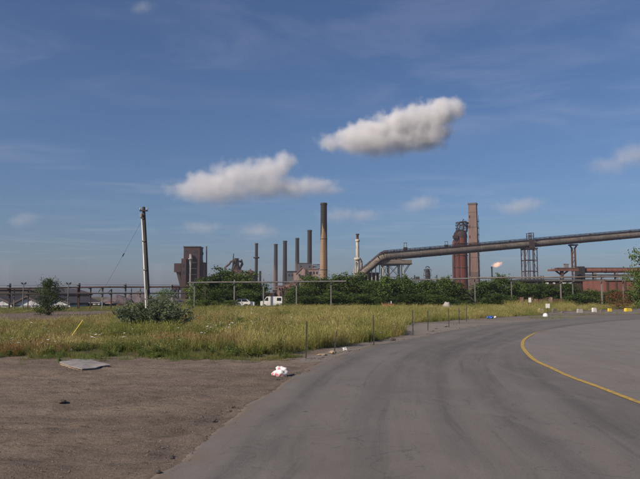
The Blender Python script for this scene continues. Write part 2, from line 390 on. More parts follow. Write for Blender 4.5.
def line_mat():
    m, n, l, b = nodes('road_paint')
    g = n.new('ShaderNodeNewGeometry').outputs['Position']
    f = noise_(n, l, g, 14, detail=8, rough=0.8, lo=0.46, hi=0.60)
    l.new(mixc(n, l, f, (0.50, 0.315, 0.04), (0.21, 0.155, 0.085)), b.inputs['Base Color']); b.inputs['Roughness'].default_value = 0.75
line_mat()

# ------------------------------------------------------------------ ground
def pxpoly(pts): return np.array([[G(*p).x, G(*p).y] for p in pts])
def inside(poly, X, Y):
    res = np.zeros(X.shape, bool); n = len(poly); j = n - 1
    for i in range(n):
        xi, yi = poly[i]; xj, yj = poly[j]
        if yi != yj:
            res ^= ((yi > Y) != (yj > Y)) & (X < (xj - xi) * (Y - yi) / (yj - yi) + xi)
        j = i
    return res
def nz2d(X, Y, s, seed=0.0, octv=3):
    out = np.empty(X.shape)
    it = np.nditer([X, Y], flags=['multi_index'])
    for x, y in it: out[it.multi_index] = mnoise.fractal(Vector((float(x) * s + seed, float(y) * s, seed * 0.7)), 1.0, 2.0, octv)
    return out
FIELD = np.vstack([pxpoly([(-90, 355), (0, 357), (60, 356), (130, 357), (190, 361), (240, 359), (290, 353), (330, 348), (370, 342), (398, 337), (406, 333.5),
                   (398, 328), (412, 323), (440, 321.5), (470, 319), (500, 317.5), (537, 315.5), (548, 312)]), [[52, 100], [150, 100], [150, 128], [-150, 128]]])
FIELD = np.vstack([FIELD, pxpoly([(-90, 308)])])
LANE = pxpoly([(-90, 329), (0, 325), (60, 322), (108, 317), (122, 313), (112, 310.8), (60, 311.5), (0, 314), (-90, 315)])
ROADL = [(-4.6, -14), (-4.3, -4), (-3.3, 2)] + [tuple(G(*p)[:2]) for p in [(150, 479), (200, 443), (235, 415), (270, 392), (300, 373), (330, 359), (370, 346), (412, 338.5), (445, 331.5), (487, 325), (525, 321.4), (560, 318.8), (640, 314.8)]] + [(54, 80), (110, 98), (190, 108)]
ROADR = [(4.2, -14), (4.9, -4), (5.35, 5)] + [tuple(G(*p)[:2]) for p in [(640, 404), (600, 388.5), (570, 377.5), (550, 368.2), (535, 361), (526, 352.5), (522.5, 346), (524.5, 340), (532, 335), (543, 331.2), (580, 325.2), (640, 319.6)]] + [(46, 66), (90, 82), (190, 92)]
def spline(pts, n):
    P = [Vector((p[0], p[1], 0)) for p in pts]
    out = []
    for i in range(len(P) - 1):
        a, b_, c, d = P[max(i - 1, 0)], P[i], P[i + 1], P[min(i + 2, len(P) - 1)]
        for k in range(n):
            t = k / n
            out.append(0.5 * ((2 * b_) + (c - a) * t + (2 * a - 5 * b_ + 4 * c - d) * t * t + (3 * b_ - 3 * c + d - a) * t ** 3))
    return out + [P[-1]]
def resample(pts, n):
    d = [0]
    for i in range(1, len(pts)): d.append(d[-1] + (pts[i] - pts[i - 1]).length)
    s = np.linspace(0, d[-1], n)
    xs = np.interp(s, d, [p.x for p in pts]); ys = np.interp(s, d, [p.y for p in pts])
    return [Vector((x, y, 0)) for x, y in zip(xs, ys)]
SL, SR = spline(ROADL, 24), spline(ROADR, 24)
LPOLY = np.array([[p.x, p.y] for p in SL] + [[400, 112], [400, -14]])        # everything paved lies right of the left edge
LXS, LYS = np.array([p.x for p in SL]), np.array([p.y for p in SL])
def paved_at(x, y): return x > np.interp(y, LYS, LXS)
def in_field(x, y):
    c = False; j = len(FIELD) - 1
    for i in range(len(FIELD)):
        (xi, yi), (xj, yj) = FIELD_L[i], FIELD_L[j]
        if (yi > y) != (yj > y) and x < (xj - xi) * (y - yi) / (yj - yi) + xi: c = not c
        j = i
    return c
FIELD_L = FIELD.tolist()
SHOULDER = pxpoly([(292, 362), (330, 350), (398, 336), (398, 328), (412, 322.5), (440, 321), (537, 315), (560, 313), (700, 309), (700, 314), (560, 319), (487, 326), (412, 341), (330, 362)])

def axis(fine0, fine1, step, lo, hi, grow):
    a = list(np.arange(fine0, fine1, step)); s = step
    while a[-1] < hi: s *= grow; a.append(a[-1] + s)
    s = step; pre = []
    p = fine0
    while p > lo: s *= grow; p -= s; pre.append(p)
    return np.array(pre[::-1] + a)
gx = axis(-15, 4, 0.11, -1400, 1400, 1.09)
gy = axis(5.5, 22, 0.10, -60, 1500, 1.06)
X, Y = np.meshgrid(gx, gy, indexing='ij')
veg = (inside(FIELD, X, Y) & ~inside(LANE, X, Y)).astype(float)
veg[(Y > 128)] = 0.75
paved = paved_at(X, Y)
near = (Y < 60) & (np.abs(X) < 60)
Z = np.zeros(X.shape)
n1 = np.zeros(X.shape); n2 = n1.copy()
ii = np.where(near)
for i, j in zip(*ii):
    p = Vector((X[i, j] * 0.45, Y[i, j] * 1.1, 0))
    n1[i, j] = mnoise.fractal(p * 0.7, 1.0, 2.0, 3)
    n2[i, j] = mnoise.fractal(Vector((X[i, j] * 2.2, Y[i, j] * 3.6, 3.3)), 0.8, 2.0, 4)
Z += n1 * 0.045 + n2 * 0.024
# a worn rut with a crumbled lip along the pavement edge
LE = np.array([[p.x, p.y] for p in resample(SL, 900)])
dmin = np.full(X.shape, 99.0)
sel = near & (Y < 40) & (X < 12)
pts = np.stack([X[sel], Y[sel]], 1)
dm = np.array([np.sqrt(((LE - q) ** 2).sum(1).min()) for q in pts])
dmin[sel] = dm
Z -= 0.030 * np.exp(-(dmin / 0.35) ** 2) * (0.55 + 0.9 * np.clip(n1 + 0.3, 0, 1))
RUTS = [[(-12, 9.5), (-7, 10.2), (-3.5, 12.2), (0.5, 16.5), (2.4, 19.5)], [(-12, 11.3), (-7, 11.9), (-3.6, 13.6), (-0.6, 16.8), (1.2, 19.5)],
        [(-6, 4), (-4.6, 7.5), (-3.0, 9.7), (-0.7, 12.5), (2, 17)], [(-8.5, 4), (-6.4, 7.6), (-4.8, 9.9), (-2.2, 13)],
        [(-14, 14.0), (-8, 13.6), (-4, 14.8), (-1, 17.5)], [(-14, 15.6), (-8, 15.2), (-4.5, 16.0), (-2, 17.8)],
        [(-12, 7.6), (-8.5, 7.4), (-5, 8.0), (-2.4, 9.6), (-1.0, 11.5)], [(-4.6, 5.5), (-3.6, 7.2), (-2.3, 8.6), (-1.1, 10.2), (0.6, 13.2)]]
rut = np.zeros(X.shape)
rsel = near & (Y < 22) & (Y > 4) & (X > -16) & (X < 4)
rp = np.stack([X[rsel], Y[rsel]], 1); acc = np.zeros(len(rp)); rdz = np.zeros(len(rp))
nl = np.array([mnoise.noise(Vector((x * 0.35, y * 0.35, 9))) for x, y in rp])
for k, ru_ in enumerate(RUTS):
    q_ = np.array([[p.x, p.y] for p in resample(spline(ru_, 12), 160)])
    d = np.sqrt(np.min((rp[:, None, 0] - q_[None, :, 0]) ** 2 + (rp[:, None, 1] - q_[None, :, 1]) ** 2, axis=1))
    f_ = np.clip(0.5 + 1.1 * np.roll(nl, k * 37) * (1 if k % 2 else -1), 0, 1)
    rdz += 1.3 * f_ * (-0.034 * np.exp(-(d / 0.17) ** 2) + 0.022 * np.exp(-((d - 0.34) / 0.11) ** 2)); acc = np.maximum(acc, f_ * np.exp(-(d / 0.22) ** 2))
rut[rsel] = acc; Z[rsel] += rdz
rut = np.maximum(rut, inside(LANE, X, Y) * 1.0)
rut = np.maximum(rut, np.where(paved, 0, np.exp(-((dmin - 0.38) / 0.26) ** 2)) * np.clip(0.35 + 1.6 * n1, 0, 1))
Z[rsel] += np.array([0.012 * mnoise.fractal(Vector((x * 5.5, y * 7.5, 1.2)), 0.7, 2.0, 4) for x, y in rp])
Z[paved] = np.minimum(Z[paved], -0.02) - 0.03 * np.clip(dmin[paved] / 0.6, 0, 1)
# loose dirt laps over the pavement edge here and there
esel = (dmin < 0.75) & (Y > 3)
for i, j in zip(*np.where(esel)):
    sd = dmin[i, j] * (1 if paved[i, j] else -1)
    nn = mnoise.fractal(Vector((X[i, j] * 1.1, Y[i, j] * 1.1, 6.6)), 0.9, 2.0, 3) * 0.6 + 0.55 * mnoise.fractal(Vector((X[i, j] * 4.5, Y[i, j] * 4.5, 2.2)), 0.6, 2.0, 4)
    ze = 0.014 + 0.050 * nn - 0.075 * sd if sd > 0 else 0.014 + 0.050 * nn + 0.05 * max(sd, -0.5)
    wgt = math.exp(-(sd / 0.38) ** 2)
    Z[i, j] = Z[i, j] * (1 - wgt) + ze * wgt
Z[veg > 0.5] += 0.03
gv = np.stack([X, Y, Z], -1).reshape(-1, 3)
nxs, nys = len(gx), len(gy)
idx = np.arange(nxs * nys).reshape(nxs, nys)
q = np.stack([idx[:-1, :-1], idx[1:, :-1], idx[1:, 1:], idx[:-1, 1:]], -1).reshape(-1, 4)
gm = bpy.data.meshes.new('ground'); gm.from_pydata(gv.tolist(), [], q.tolist())
gm.polygons.foreach_set('use_smooth', [True] * len(q))
def blur(a):
    for _ in range(2):
        b_ = a.copy(); b_[1:-1, 1:-1] = (a[1:-1, 1:-1] * 2 + a[:-2, 1:-1] + a[2:, 1:-1] + a[1:-1, :-2] + a[1:-1, 2:]) / 6; a = b_
    return a
for att, arr in (('rut', rut), ('veg', blur(veg)), ('shoulder', blur(inside(SHOULDER, X, Y).astype(float))), ('farlot', ((Y > 44) & (X > 6) & (Y < 200)).astype(float) * 0.9)):
    gm.attributes.new(att, 'FLOAT', 'POINT').data.foreach_set('value', arr.reshape(-1).astype(np.float32))
gm.materials.append(M['ground_soil'])
ground = bpy.data.objects.new('ground', gm); C.objects.link(ground); ground['kind'] = 'structure'

# road strip between the two edges, ragged and crumbling on the dirt side
NR = 1500
def along(n):    # denser near the camera
    t = np.linspace(0, 1, n); return t ** 1.7
def sample(pts, ts):
    d = [0]
    for i in range(1, len(pts)): d.append(d[-1] + (pts[i] - pts[i - 1]).length)
    s = ts * d[-1]
    return list(zip(np.interp(s, d, [p.x for p in pts]), np.interp(s, d, [p.y for p in pts]), s))
ts = along(NR)
A, B = sample(SL, ts), sample(SR, ts)
NC = 10
rv, rf, ruv = [], [], []
for i in range(NR):
    ax, ay, s = A[i]; bx_, by_, _ = B[i]
    jag = 0.10 * mnoise.fractal(Vector((s * 0.6, 0, 0)), 1.0, 2.0, 3) + 0.02 * mnoise.fractal(Vector((s * 4.1, 5, 0)), 0.8, 2.0, 3)
    w = math.hypot(bx_ - ax, by_ - ay); ux, uy = (bx_ - ax) / w, (by_ - ay) / w
    rv.append((ax + ux * (jag - 0.05), ay + uy * (jag - 0.05), -0.07)); ruv.append((s, -0.05))
    rv.append((ax + ux * (jag + 0.0), ay + uy * (jag + 0.0), 0.006)); ruv.append((s, 0))
    for k in range(NC):
        t = (jag + 0.05 + (w - jag - 0.05) * k / (NC - 1)) if k else jag + 0.10
        rv.append((ax + ux * t, ay + uy * t, 0.02)); ruv.append((s, t))
ncol = NC + 2
for i in range(NR - 1):
    for k in range(ncol - 1): rf.append((i * ncol + k, i * ncol + k + 1, (i + 1) * ncol + k + 1, (i + 1) * ncol + k))
def sheet(name, v, f, uv, m, kind='structure'):
    me = bpy.data.meshes.new(name); me.from_pydata(v, [], f); me.update()
    if uv:
        u = me.uv_layers.new(name='UVMap')
        lv = np.empty(len(me.loops), np.int32); me.loops.foreach_get('vertex_index', lv)
        u.data.foreach_set('uv', np.array(uv, np.float32)[lv].reshape(-1))
    me.materials.append(M[m]); me.polygons.foreach_set('use_smooth', [True] * len(me.polygons))
    o = bpy.data.objects.new(name, me); C.objects.link(o); o['kind'] = kind
    return o
sheet('road', rv, rf, ruv, 'asphalt')
# paved yard on the inner side of the bend
av, af, auv = [], [], []
for i in range(NR):
    bx_, by_, s = B[i]
    for k, xx in enumerate((bx_ + 0.02, bx_ + 4 + 10 * ts[i], max(bx_ + 30, 260))):
        av.append((xx, by_ if k < 2 else by_ * 0.8 - 6, 0.020 if k == 0 else 0.024)); auv.append((s, xx))
for i in range(NR - 1):
    for k in range(2): af.append((i * 3 + k, i * 3 + k + 1, (i + 1) * 3 + k + 1, (i + 1) * 3 + k))
sheet('paved_yard', av, af, auv, 'asphalt_pale')
# painted line
lv, lf = [], []
pr = [p for p in resample(SR, 700)]
cnt = 0
for i in range(1, 699):
    d = (pr[i + 1] - pr[i - 1]).normalized(); nrm = Vector((d.y, -d.x, 0))
    if pr[i].y > 36: break
    wdt = 0.065 if pr[i].y < 30 else 0.065 * (36 - pr[i].y) / 6
    wdt *= 1 + 0.15 * mnoise.noise(Vector((i * 0.7, 0, 0)))
    lv += [tuple(pr[i] - nrm * wdt + Vector((0, 0, 0.0285))), tuple(pr[i] + nrm * wdt + Vector((0, 0, 0.0285)))]; cnt += 1
for i in range(cnt - 1): lf.append((2 * i, 2 * i + 1, 2 * i + 3, 2 * i + 2))
sheet('road_marking', lv, lf, None, 'road_paint')

# loose gravel over the bare lot
def scatter_stones(name, spots, m, seed):
    rnd = random.Random(seed); mb = MB()
    base = [(0, 0, 1), (0.9, 0, 0.1), (0.2, 0.85, 0), (-0.75, 0.5, 0.05), (-0.7, -0.6, 0), (0.3, -0.9, 0.1), (0, 0, -0.6)]
    fs = [(0, 1, 2), (0, 2, 3), (0, 3, 4), (0, 4, 5), (0, 5, 1), (6, 2, 1), (6, 3, 2), (6, 4, 3), (6, 5, 4), (6, 1, 5)]
    for x, y, z, s in spots:
        a = rnd.random() * 6.28; ca, sa = math.cos(a), math.sin(a)
        vs = []
        for v in base:
            k = s * rnd.uniform(0.75, 1.25); vx, vy, vz = v[0] * k, v[1] * k * 0.8, v[2] * k * 0.6
            vs.append((x + vx * ca - vy * sa, y + vx * sa + vy * ca, z + vz))
        mb.add(vs, fs)
    o = mb.build(name, m); o['kind'] = 'stuff'; return o
def zground(x, y):
    i = min(max(np.searchsorted(gx, x) - 1, 0), nxs - 1); j = min(max(np.searchsorted(gy, y) - 1, 0), nys - 1)
    return float(Z[i, j])
rnd = random.Random(4)
sp = []
while len(sp) < 6500:
    yy = 5.6 + 15 * rnd.random() ** 1.5; xx = rnd.uniform(-0.56 * yy - 0.5, 2.5)
    if paved_at(xx - 0.08, yy) or in_field(xx, yy): continue
    if mnoise.fractal(Vector((xx * 0.5, yy * 0.9, 0)), 1, 2, 3) + rnd.uniform(-0.5, 0.5) < -0.05: continue
    sp.append((xx, yy, zground(xx, yy), 0.005 + 0.016 * rnd.random() ** 4))
worn('gravel', (0.11, 0.087, 0.07), (0.21, 0.172, 0.14), (0.06, 0.05, 0.043), scale=5, streak=(1, 1, 1), bump=0)
scatter_stones('gravel', sp, 'gravel', 1)
sp = []
for p in resample(SL, 5200):
    if not 5 < p.y < 42: continue
    dens = mnoise.fractal(Vector((p.x * 0.8, p.y * 0.8, 7.7)), 1.0, 2.0, 3)
    for _ in range(3 if dens > 0.12 else (1 if dens > -0.15 else 0)):
        o = rnd.gauss(-0.20, 0.22) if dens > 0.12 else rnd.gauss(-0.12, 0.25)
        sp.append((p.x + o, p.y + rnd.gauss(0, 0.05), max(0.016 if o > 0.05 else -0.1, zground(p.x + o, p.y)), 0.006 + (0.045 if dens > 0.12 else 0.022) * rnd.random() ** 4))
worn('crumb', (0.045, 0.038, 0.034), (0.11, 0.09, 0.075), (0.03, 0.027, 0.025), scale=5, streak=(1, 1, 1), bump=0)
scatter_stones('asphalt_crumbs', sp, 'crumb', 2)

# ------------------------------------------------------------------ vegetation that nobody could count
PROTO = {}
def clump(seed, kind):
    r = random.Random(seed); mb = MB()
    def blade(x, y, h, a, lean, w, seg=3):
        dx, dy = math.cos(a), math.sin(a); nxv, nyv = -dy, dx
        tw = r.uniform(-0.6, 0.6); nxv, nyv = nxv * math.cos(tw) - nyv * math.sin(tw), nxv * math.sin(tw) + nyv * math.cos(tw)
        vs = []
        for k in range(seg + 1):
            t = k / seg; off = lean * h * t * t; ww = w * (1 - t * 0.85) / 2
            z = h * t * (1 - 0.35 * lean * t)
            vs += [(x + dx * off - nxv * ww, y + dy * off - nyv * ww, z), (x + dx * off + nxv * ww, y + dy * off + nyv * ww, z)]
        mb.add(vs, [(2 * k, 2 * k + 1, 2 * k + 3, 2 * k + 2) for k in range(seg)])
        return vs[-1]
    if kind == 'tall':
        for _ in range(34):
            a = r.random() * 6.28; d = 0.20 * r.random() ** 0.6
            t = blade(d * math.cos(a), d * math.sin(a), r.uniform(0.45, 1.0), a + r.gauss(0, 0.7), r.uniform(0.05, 0.5), r.uniform(0.007, 0.014))
            if r.random() < 0.3:
                h = r.uniform(0.06, 0.13); mb.add([(t[0] - 0.012, t[1], t[2] - h * 0.4), (t[0] + 0.012, t[1] + 0.01, t[2] - h * 0.4), (t[0] + 0.004, t[1], t[2] + h * 0.7)], [(0, 1, 2)])
    elif kind == 'low':
        for _ in range(40):
            a = r.random() * 6.28; d = 0.22 * r.random() ** 0.6
            blade(d * math.cos(a), d * math.sin(a), r.uniform(0.12, 0.42), a + r.gauss(0, 0.7), r.uniform(0.1, 0.8), r.uniform(0.007, 0.014))
    elif kind == 'weed':
        for _ in range(7):
            a = r.random() * 6.28; d = 0.13 * r.random(); h = r.uniform(0.25, 0.62); ln = r.uniform(0, 0.35)
            x0, y0 = d * math.cos(a), d * math.sin(a)
            blade(x0, y0, h, a, ln, 0.008, 2)
            for k in range(15):
                t = r.uniform(0.15, 1); b_ = r.random() * 6.28; L = r.uniform(0.05, 0.12) * (1.2 - 0.5 * t); wd = L * 0.32
                px_, py_, pz = x0 + math.cos(a) * ln * h * t * t, y0 + math.sin(a) * ln * h * t * t, h * t * (1 - 0.35 * ln * t)
                cx_, cy_ = math.cos(b_), math.sin(b_); up = r.uniform(-0.1, 0.7)
                mb.add([(px_, py_, pz), (px_ + cx_ * L * .5 - cy_ * wd, py_ + cy_ * L * .5 + cx_ * wd, pz + up * L * .5), (px_ + cx_ * L, py_ + cy_ * L, pz + up * L * .8), (px_ + cx_ * L * .5 + cy_ * wd, py_ + cy_ * L * .5 - cx_ * wd, pz + up * L * .5)], [(0, 1, 2, 3)])
    elif kind == 'flower':
        for _ in range(3):
            a = r.random() * 6.28; d = 0.16 * r.random(); h = r.uniform(0.45, 0.85); x0, y0 = d * math.cos(a), d * math.sin(a)
            rr = r.uniform(0.03, 0.055); tl = r.uniform(-0.5, 0.5)
            vs = [(x0, y0, h + 0.006)] + [(x0 + rr * math.cos(k * 0.785) , y0 + rr * math.sin(k * 0.785), h + tl * rr * math.cos(k * 0.785) + r.uniform(0, 0.015)) for k in range(8)]
            mb.add(vs, [(0, 1 + k, 1 + (k + 1) % 8) for k in range(8)])
            mb.add([(x0 - 0.003, y0, 0), (x0 + 0.003, y0, 0), (x0 + 0.003, y0, h), (x0 - 0.003, y0, h)], [(0, 1, 2, 3)])
    return mb
def proto_collection(name, kind, m, n, seed):
    col = bpy.data.collections.new(name)
    for k in range(n):
        me = clump(seed + k, kind).mesh(name + '_clump', m)
        if kind == 'flower':                      # green stalks under the white heads
            me.materials.append(M['weed_leaf'])
            for f_ in me.polygons:
                if len(f_.vertices) == 4: f_.material_index = 1
        o = bpy.data.objects.new(name + '_clump', me); col.objects.link(o)
    return col
def scatter(name, col, n, pts):         # pts: x, y, z, scale xy, scale z
    me = bpy.data.meshes.new(name); me.from_pydata([p[:3] for p in pts], [], [])
    r = random.Random(hash(name) % 1000 if False else len(name) * 7)
    me.attributes.new('pick', 'INT', 'POINT').data.foreach_set('value', [r.randrange(n) for _ in pts])
    me.attributes.new('rot', 'FLOAT_VECTOR', 'POINT').data.foreach_set('vector', [c for _ in pts for c in (r.gauss(0, 0.1), r.gauss(0, 0.1), r.random() * 6.28)])
    me.attributes.new('scl', 'FLOAT_VECTOR', 'POINT').data.foreach_set('vector', [c for p in pts for c in (p[3], p[3], p[4])])
    o = bpy.data.objects.new(name, me); C.objects.link(o); o['kind'] = 'stuff'
    ng = bpy.data.node_groups.new(name + '_scatter', 'GeometryNodeTree')
    ng.interface.new_socket('Geometry', in_out='INPUT', socket_type='NodeSocketGeometry'); ng.interface.new_socket('Geometry', in_out='OUTPUT', socket_type='NodeSocketGeometry')
    N, Lk = ng.nodes, ng.links
    gi, go = N.new('NodeGroupInput'), N.new('NodeGroupOutput')
    ci = N.new('GeometryNodeCollectionInfo'); ci.inputs['Collection'].default_value = col; ci.inputs['Separate Children'].default_value = True; ci.inputs['Reset Children'].default_value = True
    ip = N.new('GeometryNodeInstanceOnPoints'); ip.inputs['Pick Instance'].default_value = True
    def na(nm, ty): a = N.new('GeometryNodeInputNamedAttribute'); a.data_type = ty; a.inputs['Name'].default_value = nm; return a.outputs['Attribute']
    er = N.new('FunctionNodeEulerToRotation'); Lk.new(na('rot', 'FLOAT_VECTOR'), er.inputs[0])
    Lk.new(gi.outputs[0], ip.inputs['Points']); Lk.new(ci.outputs[0], ip.inputs['Instance'])
    Lk.new(na('pick', 'INT'), ip.inputs['Instance Index']); Lk.new(er.outputs[0], ip.inputs['Rotation']); Lk.new(na('scl', 'FLOAT_VECTOR'), ip.inputs['Scale'])
    Lk.new(ip.outputs[0], go.inputs[0])
    o.modifiers.new('scatter', 'NODES').node_group = ng
    return o

rs = np.random.RandomState(11)
def fieldpts(n, y0, y1, power=1.0):
    yy = y0 + (y1 - y0) * rs.rand(n) ** power
    xx = (rs.rand(n) - 0.5) * 1.18 * yy
    ok = inside(FIELD, xx, yy) & ~inside(LANE, xx, yy) & ~paved_at(xx - 0.15, yy)
    return xx[ok], yy[ok]
def px_of(x, y): return CX + F * x / y
tall, low, dry, weed, flow = [], [], [], [], []
for (n_, y0, y1, pw, sc_) in ((17000, 17, 34, 1.2, 1.0), (15000, 34, 62, 1.1, 1.35), (13000, 62, 112, 1.0, 1.9)):
    xs, ys = fieldpts(n_, y0, y1, pw)
    for x, y in zip(xs, ys):
        p = px_of(x, y)
        nv = mnoise.fractal(Vector((x * 0.16, y * 0.16, 1.7)), 1, 2, 3)
        nv2 = mnoise.fractal(Vector((x * 0.45, y * 0.45, 8.1)), 1, 2, 3)
        z = zground(x, y) - 0.02
        right = min(max((p - 235) / 80, 0), 1)                      # the grass stands tallest towards the bend of the road
        edge = min(max((y - (18.6 if p < 260 else 0)) / 3.0, 0.0), 1.0) if p < 260 else 1.0
        hmax = (0.30 + 0.27 * edge) * (1 - right) + 0.80 * right
        if p > 410: hmax = 0.5
        if y > 62: hmax = 0.6 if p > 130 else 0.22
        h = hmax * (0.8 + 0.5 * nv + 0.25 * rs.randn() * 0.6)
        h = min(max(h, 0.12), 1.15)
        cl = mnoise.fractal(Vector((x * 0.9, y * 0.9, 5.5)), 0.9, 2, 3)
        if p < 300:
            de = y - (G(p, 357 + 3.5 * math.sin(p * 0.05) ).y + 0.5)
            if de < 1.6 and cl * 1.3 + 0.25 < 0.45 - de * 0.45: continue
        if cl < -0.42 and rs.rand() < 0.75: continue
        h *= 0.82 + 0.55 * max(-0.5, min(0.7, cl))
        u = rs.rand()
        isdry = nv2 > 0.27 + 0.12 * right
        if u < 0.34 + 0.46 * right:
            if isdry and u < 0.30 and y < 62: dry.append((x, y, z, sc_ * 0.9, h * 1.05 / 0.8))
            else: tall.append((x, y, z, sc_, h / 0.8))
        elif u < 0.80 + 0.1 * right: low.append((x, y, z, sc_ * 1.1, max(0.7, h * 1.9)))
        elif nv2 < 0.15 and y < 62: (weed if cl > -0.1 else low).append((x, y, z, sc_, min(h * 1.4, 0.95)))
        if y < 45 and rs.rand() < 0.022 * (1.8 if 200 < p < 300 else 0.7): flow.append((x, y, z, 1.0, max(0.6, h * 1.25)))
# thin weeds creeping out over the lot's edge and along the verge
for _ in range(1500):
    p = rs.uniform(-40, 300); yy = G(p, 357).y + 0.6 - abs(rs.randn()) * 0.8; xx = (p - CX) / F * yy
    if not paved_at(xx, yy) and mnoise.noise(Vector((xx * 0.8, yy * 1.6, 4))) > 0.0: (weed if rs.rand() < 0.07 else low).append((xx, yy, zground(xx, yy) - 0.01, rs.uniform(0.35, 0.7), rs.uniform(0.2, 0.7)))
for _ in range(500):                                                # sprouts on the verge beyond the bend
    p = rs.uniform(410, 640); q_ = G(p, rs.uniform(309, 320)); 
    if not paved_at(q_.x, q_.y) and mnoise.noise(Vector((q_.x * 0.3, q_.y * 0.2, 4))) > 0.1: low.append((q_.x, q_.y, -0.02, 1.0, rs.uniform(0.4, 0.9)))
for (pa, pb_, ya, yb) in ((110, 182, 27, 31),):                    # weeds crowd round the silvery shrub
    for _ in range(500):
        yy = rs.uniform(ya, yb); p = rs.uniform(pa, pb_); xx = (p - CX) / F * yy
        (weed if rs.rand() < 0.4 else tall).append((xx, yy, 0, 1, rs.uniform(0.5, 0.9)))
for _ in range(45):                                                # lush weeds in the front bank
    p = rs.choice([20, 118, 160, 172, 205, 236, 250]) + rs.randn() * 9; yy = rs.uniform(19.3, 23); weed.append(((p - CX) / F * yy, yy, 0, 1.1, rs.uniform(0.4, 1.0)))
for _ in range(420):
    p = rs.uniform(505, 575); yy = rs.uniform(97, 105.5); (tall if rs.rand() < 0.6 else low).append(((p - CX) / F * yy, yy, 0, 1.7, rs.uniform(0.7, 1.7)))
scatter('tall_grass', proto_collection('tall', 'tall', 'grass_tall', 6, 100), 6, tall)
scatter('low_grass', proto_collection('low', 'low', 'grass_low', 4, 200), 4, low)
scatter('dry_grass', proto_collection('dry', 'tall', 'grass_dry', 3, 300), 3, dry)
scatter('weeds', proto_collection('weed', 'weed', 'weed_leaf', 4, 400), 4, weed)
scatter('wildflowers', proto_collection('flower', 'flower', 'flower_white', 3, 500), 3, flow)

# ------------------------------------------------------------------ trees
def leafcard(mb, p, s, r, nrm=None, narrow=0.55):
    d = Vector((r.gauss(0, 1), r.gauss(0, 1), r.gauss(0, 0.7))).normalized()
    n_ = (Vector((r.gauss(0, 1), r.gauss(0, 1), r.gauss(0.4, 1))) + (nrm or Vector())).normalized()
    u = d.cross(n_)
    if u.length < 1e-3: return
    u = u.normalized() * s * narrow; d = d * s
    mb.add([p - d * .5, p + u * .5 + n_ * s * 0.08, p + d * .5, p - u * .5 + n_ * s * 0.08], [(0, 1, 2, 3)])
def tree_proto(seed, h, w, leaf, n, m, spread=0.62, base=0.12, lobes=11):
    """crown of leaf clumps on forking limbs; returns trunk mesh and crown mesh"""
    r = random.Random(seed); tr, cr = MB(), MB()
    top = Vector((r.gauss(0, 0.05) * w, r.gauss(0, 0.05) * w, h * 0.72))
    tr.tube([(0, 0, -0.15), (top.x * 0.2, top.y * 0.2, h * 0.3), top], [h * 0.028, h * 0.020, h * 0.006], 7)
    lob = []
    for k in range(lobes):
        t = (k + r.random()) / lobes; z = h * (base + (0.90 - base) * t)
        rad = w * 0.5 * math.sin(math.pi * (0.20 + 0.76 * (t ** 0.8))) ** 0.7 * r.uniform(0.40, 0.80)
        a = k * 2.4 + r.uniform(-0.5, 0.5)
        c = Vector((rad * math.cos(a), rad * math.sin(a), z))
        lob.append((c, w * r.uniform(0.20, 0.31), h * r.uniform(0.11, 0.17)))
        st = Vector((top.x * 0.5 * t, top.y * 0.5 * t, max(0.1, z - h * 0.22)))
        tr.tube([st, st.lerp(c, 0.6) + Vector((0, 0, h * 0.02)), c], [h * 0.011, h * 0.007, h * 0.003], 5)
    lob.append((top + Vector((0, 0, h * 0.13)), w * 0.17, h * 0.13))
    for c, rw, rh in lob:
        k_ = n // len(lob)
        sub = [Vector((r.gauss(0, 0.55), r.gauss(0, 0.55), r.gauss(0, 0.55))) for _ in range(9)]
        for _ in range(k_):
            if r.random() < 0.75:
                o = r.choice(sub) + Vector((r.gauss(0, 0.24), r.gauss(0, 0.24), r.gauss(0, 0.24)))
            else:
                o = Vector((r.gauss(0, 0.6), r.gauss(0, 0.6), r.gauss(0, 0.6)))
            p = c + Vector((o.x * rw, o.y * rw, o.z * rh))
            if p.z < 0.05: continue
            leafcard(cr, p, leaf * r.uniform(0.6, 1.3), r, o * 0.5)
    return tr.mesh('trunk', 'bark'), cr.mesh('crown', m)
PT = {}
for k in range(5): PT['d%d' % k] = tree_proto(20 + k, 6.0, 6.0, 0.33, 8200, 'leaf_dark', base=0.03, lobes=17)
for k in range(3): PT['m%d' % k] = tree_proto(40 + k, 6.0, 6.0, 0.33, 7200, 'leaf_mid', base=0.03, lobes=16)
for k in range(2): PT['f%d' % k] = tree_proto(60 + k, 6.0, 6.0, 0.24, 3000, 'leaf_fresh', base=0.04)
PT['c'] = tree_proto(79, 6.0, 6.0, 0.26, 5200, 'leaf_dark', base=0.03, lobes=13)
PT['o'] = tree_proto(81, 6.0, 6.5, 0.30, 2200, 'leaf_orange', base=0.05)
def tree(px, ytop, wpx, Yd, proto, label, name='tree', cat='tree', group=None, wide=1.28):
    x = (px - CX) / F * Yd
    h = W(px, ytop, Yd).z
    wd = wpx / F * Yd
    r = random.Random(int(px * 13 + Yd))
    t = thing(name, label, cat, (x, Yd, 0), group, rz=r.random() * 6.28)
    s = h / 5.9
    for nm, me in zip(('trunk', 'crown'), PT[proto]):
        o = bpy.data.objects.new(nm, me); C.objects.link(o); o.parent = t
    t.scale = (wd / 5.6 * wide, wd / 5.6 * wide, s)
    return t
ROWG = 'trees along the far side of the grass field'
